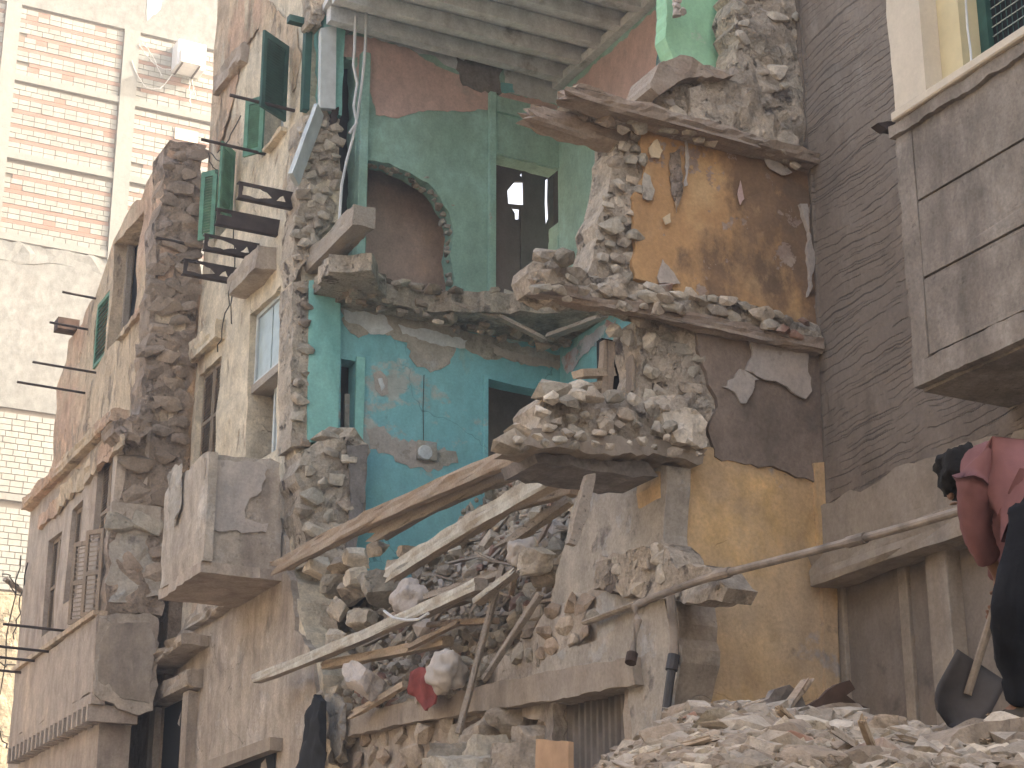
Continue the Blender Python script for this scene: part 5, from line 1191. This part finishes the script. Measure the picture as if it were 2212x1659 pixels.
for i in range(26): pbox('mesh_bar', pY, pw0-.55, pw0-.10, zs1+.04+i*.085, zs1+.046+i*.085, -.415, -.405, mACG, fw)
for i in range(7): pbox('mesh_bar', pY, pw0-.16-i*.06, pw0-.155-i*.06, zs1+.04, zs1+2.3, -.412, -.406, mGP, fw)
louvre(gb, 'shutter', (XY+.30, pw0-1.5, zs1+.05), (0, 1, 0), .66, 2.4, mSHB, 64, mid=False, t=.05)
tag(tube('cord', [pY.hit(x, y, -.1) for x, y in ((2085, -20), (2090, 60), (2097, 110), (2100, 162))], .010, mCAB, None, 6), 'pale cord hanging before the green bay window', 'cord')
p = pY.hit(1962, 262, 0)
sc_ = plate('metal_scoop', Pl('Y', ub+.06), [(1897, 265), (1915, 262), (1945, 264), (1945, 280), (1915, 278)], .1, mSTEEL, None, h=0, jag=.004, seg=.04)
tag(sc_, 'small dark tin spout sticking out at the corner of the bay', 'spout')

# ================================================================== pipe along the wall
pts = [W(x, y, 'Y', yv) for x, y, yv in ((1395, 1298, 12.9), (1440, 1280, 12.75), (1500, 1258, 12.5), (1560, 1240, 12.2), (1700, 1205, 11.5), (1850, 1167, 10.8), (1960, 1137, 10.3), (2080, 1102, 9.75), (2240, 1056, 9.1))]
pp_ = thing('long_pipe', 'dusty grey water pipe running from the broken wall past the grey building', 'pipe', pts[0])
tube('pipe', pts, .032, mPIPE, pp_, 10)
for i in (3, 5): tube('coupling', [pts[i]-(pts[i+1]-pts[i]).normalized()*.09, pts[i]+(pts[i+1]-pts[i]).normalized()*.09], .044, mPIPE, pp_, 10)
dn = [pts[0], pts[0]+Vector((-.08, .05, -.05)), W(1378, 1340, 'Y', 12.9), W(1366, 1412, 'Y', 12.9)]
tube('down_pipe', dn, .036, mPIPE, pp_, 10)
tube('pipe_end', [dn[-1], W(1362, 1432, 'Y', 12.88)], .048, mRST, pp_, 10)
d2 = thing('drain_pipe', 'dark broken drain pipe hanging down beside the mustard wall', 'pipe', W(1435, 1548, 'Y', 12.95))
tube('upper_length', [W(x, y, 'Y', 12.95) for x, y in ((1448, 1285), (1452, 1330), (1458, 1380), (1454, 1425))], .038, mPIPE, d2, 10)
tube('lower_length', [W(x, y, 'Y', 12.95) for x, y in ((1454, 1425), (1446, 1480), (1436, 1560), (1432, 1600))], .038, mPIPED, d2, 10)
tube('socket', [W(x, y, 'Y', 12.95) for x, y in ((1456, 1415), (1450, 1448))], .052, mPIPED, d2, 10)

# ================================================================== rubble heap in the foreground
hF = Vector((math.sin(YAW), math.cos(YAW), 0))
def zpx(x, y, d):
    q = ray(x, y); return EYE+q.z*d/q.dot(hF)
CX = [900, 1150, 1230, 1290, 1340, 1400, 1480, 1560, 1650, 1760, 1900, 2000, 2100, 2212, 2500]
CY = [2250, 1900, 1710, 1665, 1625, 1590, 1545, 1515, 1515, 1535, 1555, 1568, 1556, 1540, 1520]
def heapz(r, d):   # r: metres to the right of the view axis, d: metres ahead
    x = 1106+4045*r/d
    yc = float(np.interp(x, CX, CY))+32; zc = zpx(x, yc, 8.5); zn = zpx(x, 1676+max(0, yc-1600)*.9, 4.6)
    if d < 4.6: z = zn-(4.6-d)*.9
    elif d < 8.5: z = zn+(zc-zn)*(d-4.6)/3.9
    else: z = zc-(d-8.5)*.5
    return max(z+.035*noise.noise(Vector((r*2.1, d*2.1, 0)))+.03*noise.noise(Vector((r*5.3, d*5.3, 3))), -.05)
def hp(r, d, dz=0.): 
    q = hF*d+cR*r; return Vector((q.x, q.y, heapz(r, d)+dz))
V = []; F = []; nr, nd = 90, 90
for i in range(nr+1):
    for j in range(nd+1):
        r = -.8+5.6*i/nr; d = 2.8+8.2*j/nd; V.append(hp(r, d))
F = [(i*(nd+1)+j, (i+1)*(nd+1)+j, (i+1)*(nd+1)+j+1, i*(nd+1)+j+1) for i in range(nr) for j in range(nd)]
tag(mk('rubble_heap', V, F, mHD, None, recalc=False), 'heap of pale crushed rubble in the foreground', 'rubble heap', kind='stuff')
HM = mHS+mHS+mHS+[mHS[0], mST[2], mST[0]]
rg = random.Random(9); rest = []; big = []
for k in range(17000):
    d = 4.3+4.8*rg.random()**.8; x = rg.uniform(1220, 2260); r = (x-1106)/FPX*d*1.0
    s = rg.choice((.009, .012, .015, .018, .022, .028, .036, .048))*rg.uniform(.8, 1.3)*(d/6)
    if rg.random() < .03: s *= 1.6
    P = hp(r, d, s*.2)
    M4 = Matrix.Translation(P) @ Matrix.Rotation(rg.uniform(0, 6.3), 4, 'Z') @ Matrix.Rotation(rg.uniform(-.6, .6), 4, 'X') @ Matrix.Diagonal((s*rg.uniform(1, 1.6), s, s*rg.uniform(.45, .9), 1))
    big.append((s/d, M4, rg.randrange(16), rg.choice(HM)))
big.sort(key=lambda t: -t[0])
for q, M4, i, m in big[:280]:
    o = bpy.data.objects.new('rubble_stone', smesh(i, m)); COL.objects.link(o); o.matrix_world = M4
    tag(o, 'broken pale stone lying on the foreground rubble heap', 'stone', 'stones on the foreground heap')
UM = list(dict.fromkeys(HM))
tag(join_stones('heap_gravel', [(M4, i, m) for q, M4, i, m in big[280:]], UM), 'crushed stone fragments covering the foreground rubble heap', 'gravel')
for i, (x, d, s, fl) in enumerate(((1530, 8.6, .16, .7), (1480, 8.2, .15, .8), (1600, 8.9, .12, .8), (1700, 8.6, .14, .9), (1420, 7.4, .14, .6), (1900, 7.0, .12, .7), (1760, 7.6, .13, .9), (1810, 8.4, .15, .8), (1360, 7.6, .11, .7))):
    r = (x-1106)/FPX*d
    o = bpy.data.objects.new('rubble_boulder', lump(i, mHS[i % 2])); COL.objects.link(o)
    o.matrix_world = Matrix.Translation(hp(r, d, s*.3*.75)) @ Matrix.Scale(.75, 4) @ Matrix.Rotation(i*1.7, 4, 'Z') @ Matrix.Diagonal((s*1.3, s, s*fl, 1))
    tag(o, 'large pale boulder on the crest of the foreground rubble heap', 'boulder', 'boulders on the heap')
for i in range(26):
    x = rg.uniform(1300, 2200); d = rg.uniform(4.8, 8.6); P = hp((x-1106)/FPX*d, d, .03); a = rg.uniform(0, 6.3); L = rg.uniform(.06, .2)
    dv = Vector((math.cos(a), math.sin(a), rg.uniform(-.1, .5)))*L
    tag(beam('wood_scrap', P-dv, P+dv, rg.uniform(.015, .04), rg.uniform(.012, .025), rg.choice(([mWB], [mWG], [mWT])), None, seed=500+i, sp0=.04, sp1=.04, segs=5), 'splintered wood scrap lying on the foreground rubble heap', 'wood scrap', 'wood scraps on the heap')
for i in range(4):
    x = rg.uniform(1320, 2180); d = rg.uniform(5, 8.4)
    o = box('brick_piece', hp((x-1106)/FPX*d, d, .02), .17*rg.uniform(.5, 1), .09, .05, mRED, None, Matrix.Rotation(rg.uniform(0, 6), 3, 'Z') @ Matrix.Rotation(rg.uniform(-.6, .6), 3, 'X'), .006, .008, i)
    tag(o, 'dusty red brick piece lying on the foreground rubble heap', 'brick', 'brick pieces on the heap')
# rusty sheet, boards and slab on the heap
ps = Pl('Y', AT(1815, 1510, 8.4).y)
tag(plate('rusty_sheet', ps, [(1748, 1522), (1790, 1490), (1832, 1470), (1842, 1490), (1828, 1502), (1850, 1520), (1878, 1530), (1872, 1552), (1800, 1556), (1755, 1545)], .03, mRST, None, jag=.012, seg=.05, amp=.03, res=.06, ns=5), 'crumpled dark rusty metal sheet on the rubble heap', 'metal sheet')
tag(beam('broken_lath', AT(1700, 1530, 8.7), AT(1740, 1470, 8.9), .05, .03, [mWB], None, seed=401, sp1=.08), 'small brown lath sticking up from the heap by the mustard wall', 'lath')
tag(plate('bent_rag', Pl('Y', AT(1690, 1500, 8.8).y), [(1640, 1520), (1670, 1490), (1700, 1480), (1735, 1500), (1745, 1530), (1700, 1545), (1650, 1540)], .04, mSOOT, None, jag=.02, seg=.05, amp=.05, res=.06, ns=5), 'dark dusty rag half buried at the top of the rubble heap', 'rag')
pS = Pl('Y', AT(2130, 1600, 6.0).y)
sb = plate('broken_slab', pS, [(2042, 1612), (2055, 1590), (2100, 1565), (2130, 1558), (2170, 1556), (2300, 1540), (2300, 1620), (2150, 1625), (2060, 1632)], .55, mCRM, None, jag=.012, seg=.04, amp=.035, res=.05, ns=5, seed=402)
tag(sb, 'thick tan broken slab lying on the rubble before the worker', 'slab')
sb.data.materials[0] = mHS[1]

# ================================================================== the worker bent over his shovel
mSHIRT = plain('dusty_red_shirt', (.20, .098, .10), .95, .1, var=.2, bump=.5, bsc=14)
mTROU = plain('black_trousers', (.016, .018, .024), .95, .1, var=.4, bump=.5, bsc=16)
mSKIN = plain('brown_skin', (.24, .13, .085), .6, .3, var=.1)
mHAIR = plain('black_hair', (.012, .011, .011), .8, .2, var=.3, bump=.6, bsc=60)
mSHOE = plain('dusty_shoe', (.08, .07, .06), .9, .1)
mBLADE = plain('dusty_shovel_steel', (.085, .08, .085), .6, .4, .4, .3)
mHANDLE = wood('shovel_handle_wood', (.26, .22, .18), (.33, .28, .23), 2)
D0 = 7.4
def B(x, y, dd=0.): return AT(x, y, D0+dd)
wk = thing('person', 'person in dusty red shirt and black trousers bending over a shovel on the rubble', 'person', B(2200, 1560))
def skin(name, nodes, edges, m, par, root=0, sub=2):
    me = bpy.data.meshes.new(name)
    names = list(nodes); ix = {n: i for i, n in enumerate(names)}
    me.from_pydata([tuple(nodes[n][0]) for n in names], [(ix[a], ix[b]) for a, b in edges], [])
    o = bpy.data.objects.new(name, me); me.materials.append(m)
    link(o, par)
    md = o.modifiers.new('skin', 'SKIN'); md.use_smooth_shade = True
    for n, sv in zip(names, me.skin_vertices[0].data):
        r_ = nodes[n][1]; sv.radius = r_ if isinstance(r_, tuple) else (r_, r_)
    me.skin_vertices[0].data[root].use_root = True
    s = o.modifiers.new('sub', 'SUBSURF'); s.levels = sub; s.render_levels = sub
    return o
hip = B(2262, 1108); 
J = dict(pelvis=hip, waist=B(2222, 1066, .12), chest=B(2165, 1022, .30), neck=B(2112, 1022, .44), headb=B(2092, 1022, .50), headt=B(2084, 1050, .54),
         shL=B(2112, 1052, .20), elL=B(2098, 1125, .22), elL2=B(2112, 1160, .24), wrL=B(2150, 1230, .28), haL=B(2164, 1262, .30),
         shR=B(2148, 1020, .56), elR=B(2162, 1150, .62), wrR=B(2158, 1285, .52), haR=B(2156, 1312, .48),
         hL=B(2252, 1130, -.10), kL=B(2180, 1318, -.10), aL=B(2208, 1525, .02), fL=B(2172, 1552, -.02),
         hR=B(2280, 1130, .14), kR=B(2225, 1330, .26), aR=B(2262, 1535, .34), fR=B(2222, 1556, .34))
# body (skin): one continuous mesh
nb = dict(pelvis=(J['pelvis'], .12), waist=(J['waist'], .12), chest=(J['chest'], .13), neck=(J['neck'], .055), headb=(J['headb'], .085), headt=(J['headt'], .07),
          shL=(J['shL'], .05), elL=(J['elL2'], .036), wrL=(J['wrL'], .026), haL=(J['haL'], (.034, .02)), shR=(J['shR'], .05), elR=(J['elR'], .036), wrR=(J['wrR'], .026), haR=(J['haR'], (.034, .02)),
          hL=(J['hL'], .075), kL=(J['kL'], .05), aL=(J['aL'], .036), fL=(J['fL'], .035), hR=(J['hR'], .075), kR=(J['kR'], .05), aR=(J['aR'], .036), fR=(J['fR'], .035))
eb = [('pelvis', 'waist'), ('waist', 'chest'), ('chest', 'neck'), ('neck', 'headb'), ('headb', 'headt'), ('chest', 'shL'), ('shL', 'elL'), ('elL', 'wrL'), ('wrL', 'haL'), ('chest', 'shR'), ('shR', 'elR'), ('elR', 'wrR'), ('wrR', 'haR'), ('pelvis', 'hL'), ('hL', 'kL'), ('kL', 'aL'), ('aL', 'fL'), ('pelvis', 'hR'), ('hR', 'kR'), ('kR', 'aR'), ('aR', 'fR')]
# fingers curled round the shovel handle
SH0, SH1 = B(2090, 1500, .30), B(2190, 1180, .42)
hd = (SH1-SH0).normalized()
for s in 'LR':
    hc = J['ha'+s]; wr = J['wr'+s]
    f = (hc-wr).normalized(); side = f.cross(hd).normalized()
    ac = hd
    for q in range(4):
        b0 = hc+f*.03+ac*(q-1.5)*.021
        L_ = (.030, .034, .032, .026)[q]
        nb['f%s%d0' % (s, q)] = (b0, .0095); nb['f%s%d1' % (s, q)] = (b0+f*L_*.6+side*L_*.8, .009); nb['f%s%d2' % (s, q)] = (b0-f*L_*.25+side*L_*1.5, .008)
        eb += [('ha'+s, 'f%s%d0' % (s, q)), ('f%s%d0' % (s, q), 'f%s%d1' % (s, q)), ('f%s%d1' % (s, q), 'f%s%d2' % (s, q))]
    t0 = hc-f*.015+ac*.036
    nb['t%s0' % s] = (t0, .011); nb['t%s1' % s] = (t0+side*.03+ac*.012, .0095); nb['t%s2' % s] = (t0+side*.052+f*.008, .0085)
    eb += [('ha'+s, 't%s0' % s), ('t%s0' % s, 't%s1' % s), ('t%s1' % s, 't%s2' % s)]
skin('body', nb, eb, mSKIN, wk)
ns_ = dict(pelvis=(J['pelvis'].lerp(J['waist'], .55), (.155, .14)), waist=(J['waist'], (.165, .15)), mid=(J['waist'].lerp(J['chest'], .5)+Vector((0, 0, .035)), (.17, .155)), chest=(J['chest']+Vector((0, 0, .015)), (.17, .15)), neck=(J['chest'].lerp(J['neck'], .72), .10),
           shL=(J['shL'], .085), u1=(J['shL'].lerp(J['elL'], .5), .078), elL=(J['elL2'], .068), wrL=(J['elL2'].lerp(J['wrL'], .85), .052), shR=(J['shR'], .085), elR=(J['elR'], .066), wrR=(J['elR'].lerp(J['wrR'], .8), .05))
skin('shirt', ns_, [('waist', 'pelvis'), ('waist', 'mid'), ('mid', 'chest'), ('chest', 'neck'), ('chest', 'shL'), ('shL', 'u1'), ('u1', 'elL'), ('elL', 'wrL'), ('chest', 'shR'), ('shR', 'elR'), ('elR', 'wrR')], mSHIRT, wk, root=1)
def tz(a, b, t): return J[a].lerp(J[b], t)
ntz = dict(pelvis=(J['pelvis'], (.16, .15)), waist=(J['pelvis'].lerp(J['waist'], .5), (.15, .14)),
           hL=(J['hL'], .125), tL=(tz('hL', 'kL', .5), .108), kL=(J['kL'], .088), cL=(tz('kL', 'aL', .35), .088), c2L=(tz('kL', 'aL', .75), .072), aL=(J['aL'], .066),
           hR=(J['hR'], .125), tR=(tz('hR', 'kR', .5), .108), kR=(J['kR'], .088), cR=(tz('kR', 'aR', .35), .088), aR=(J['aR'], .066))
skin('trousers', ntz, [('pelvis', 'waist'), ('pelvis', 'hL'), ('hL', 'tL'), ('tL', 'kL'), ('kL', 'cL'), ('cL', 'c2L'), ('c2L', 'aL'), ('pelvis', 'hR'), ('hR', 'tR'), ('tR', 'kR'), ('kR', 'cR'), ('cR', 'aR')], mTROU, wk)
tex = bpy.data.textures.new('folds', 'CLOUDS'); tex.noise_scale = .09; tex.noise_depth = 2
for o in wk.children:
    if o.name.split('.')[0] in ('shirt', 'trousers'):
        d_ = o.modifiers.new('folds', 'DISPLACE'); d_.texture = tex; d_.strength = .05; d_.mid_level = .5
crumple('hair', J['headb'].lerp(J['headt'], .3)+Vector((-.0, .02, .025)), (.105, .115, .115), mHAIR, 2, None, None); hr = bpy.data.objects['hair']
hr.parent = wk; hr.matrix_parent_inverse = PINV[wk.name]
def facepart(name, off, s, m):
    bm = bmesh.new(); bmesh.ops.create_icosphere(bm, subdivisions=2, radius=1); me = bpy.data.meshes.new(name); bm.to_mesh(me); bm.free()
    o = meshobj(name, me, None, m); o.matrix_world = Matrix.Translation(off) @ Matrix.Diagonal((*s, 1)); o.parent = wk; o.matrix_parent_inverse = PINV[wk.name]
hc = J['headb'].lerp(J['headt'], .4); fd = (-cR*.75+Vector((0, 0, -.65))).normalized(); sd = cR.cross(fd).normalized() if False else Vector((hF.x, hF.y, 0))
facepart('nose', hc+fd*.10+Vector((0, 0, -.01)), (.016, .016, .02), mSKIN)
facepart('mouth', hc+fd*.085+Vector((0, 0, -.055)), (.016, .024, .006), mRED)
for s in (-1, 1):
    facepart('ear', hc+sd*s*.098+Vector((0, 0, -.02)), (.018, .012, .03), mSKIN)
    facepart('eye', hc+fd*.088+sd*s*.032+Vector((0, 0, .018)), (.011, .011, .009), mHAIR)
for s in 'LR':
    a_, f_ = J['a'+s], J['f'+s]
    tube('shoe', [a_+Vector((.02, 0, -.02)), a_.lerp(f_, .5)+Vector((0, 0, -.03)), f_+Vector((0, 0, -.01))], .055, mSHOE, wk, 10, .045)
# shovel
sv = thing('shovel', 'dusty grey steel shovel dug into the rubble by the worker', 'shovel', B(2060, 1575, .25))
tube('handle', [SH0, SH1], .017, mHANDLE, sv, 8)
tip = B(2052, 1572, .22); V = []; F = []; nu, nv = 8, 10
top_ = B(2122, 1438, .32); ax = (tip-top_); Lb = ax.length; ax.normalize(); sd2 = ax.cross(cF).normalized()
for i in range(nv+1):
    t = i/nv; w_ = .125*(1 if t < .55 else math.sqrt(max(0, 1-((t-.55)/.45)**2))*.98+.02)
    for j in range(nu+1):
        q = j/nu*2-1
        V.append(top_+ax*Lb*t+sd2*q*w_+cF*(.035*(1-q*q)+.02*t))
F = [(i*(nu+1)+j, i*(nu+1)+j+1, (i+1)*(nu+1)+j+1, (i+1)*(nu+1)+j) for i in range(nv) for j in range(nu)]
bl = mk('blade', V, F, mBLADE, sv, smooth=True); bl.modifiers.new('s', 'SOLIDIFY').thickness = .004

# ================================================================== unseen other side of the street, added for its warm bounce light
ob = thing('unseen_opposite_building', 'plain sandy building out of view across the street, added for its bounce light', 'building', (-10, 20, 0))
pOp = Pl(None, o=(-5.0, 0, 0), U=(0, 1, 0), V=(0, 0, 1))
box('wall', (-10, 18, 5.5), 6, 60, 11, mYEL, ob)
box('roof', (-10, 18, 11.15), 6.3, 60.3, .3, mCON, ob)
for i in range(12):
    for k in range(2): box('window', (-6.99, -8+i*4.6, 2.6+k*3.8), .06, 1.1, 1.9, mBLACK, ob)

# ================================================================== demolition dust in the air
hz = box('haze', (20, 30, 29.5), 184, 184, 61, None, None)
hm = bpy.data.materials.new('pale_dust_air'); hm.use_nodes = True
hm.node_tree.nodes.clear(); ho = hm.node_tree.nodes.new('ShaderNodeOutputMaterial'); hv_ = hm.node_tree.nodes.new('ShaderNodeVolumePrincipled')
hv_.inputs['Color'].default_value = (.93, .91, .88, 1); hv_.inputs['Density'].default_value = 0.0035; hv_.inputs['Anisotropy'].default_value = .2
hm.node_tree.links.new(hv_.outputs[0], ho.inputs['Volume'])
hz.data.materials.append(hm)
tag(hz, 'thin pale dust hanging in the air over the street', 'haze', kind='stuff')
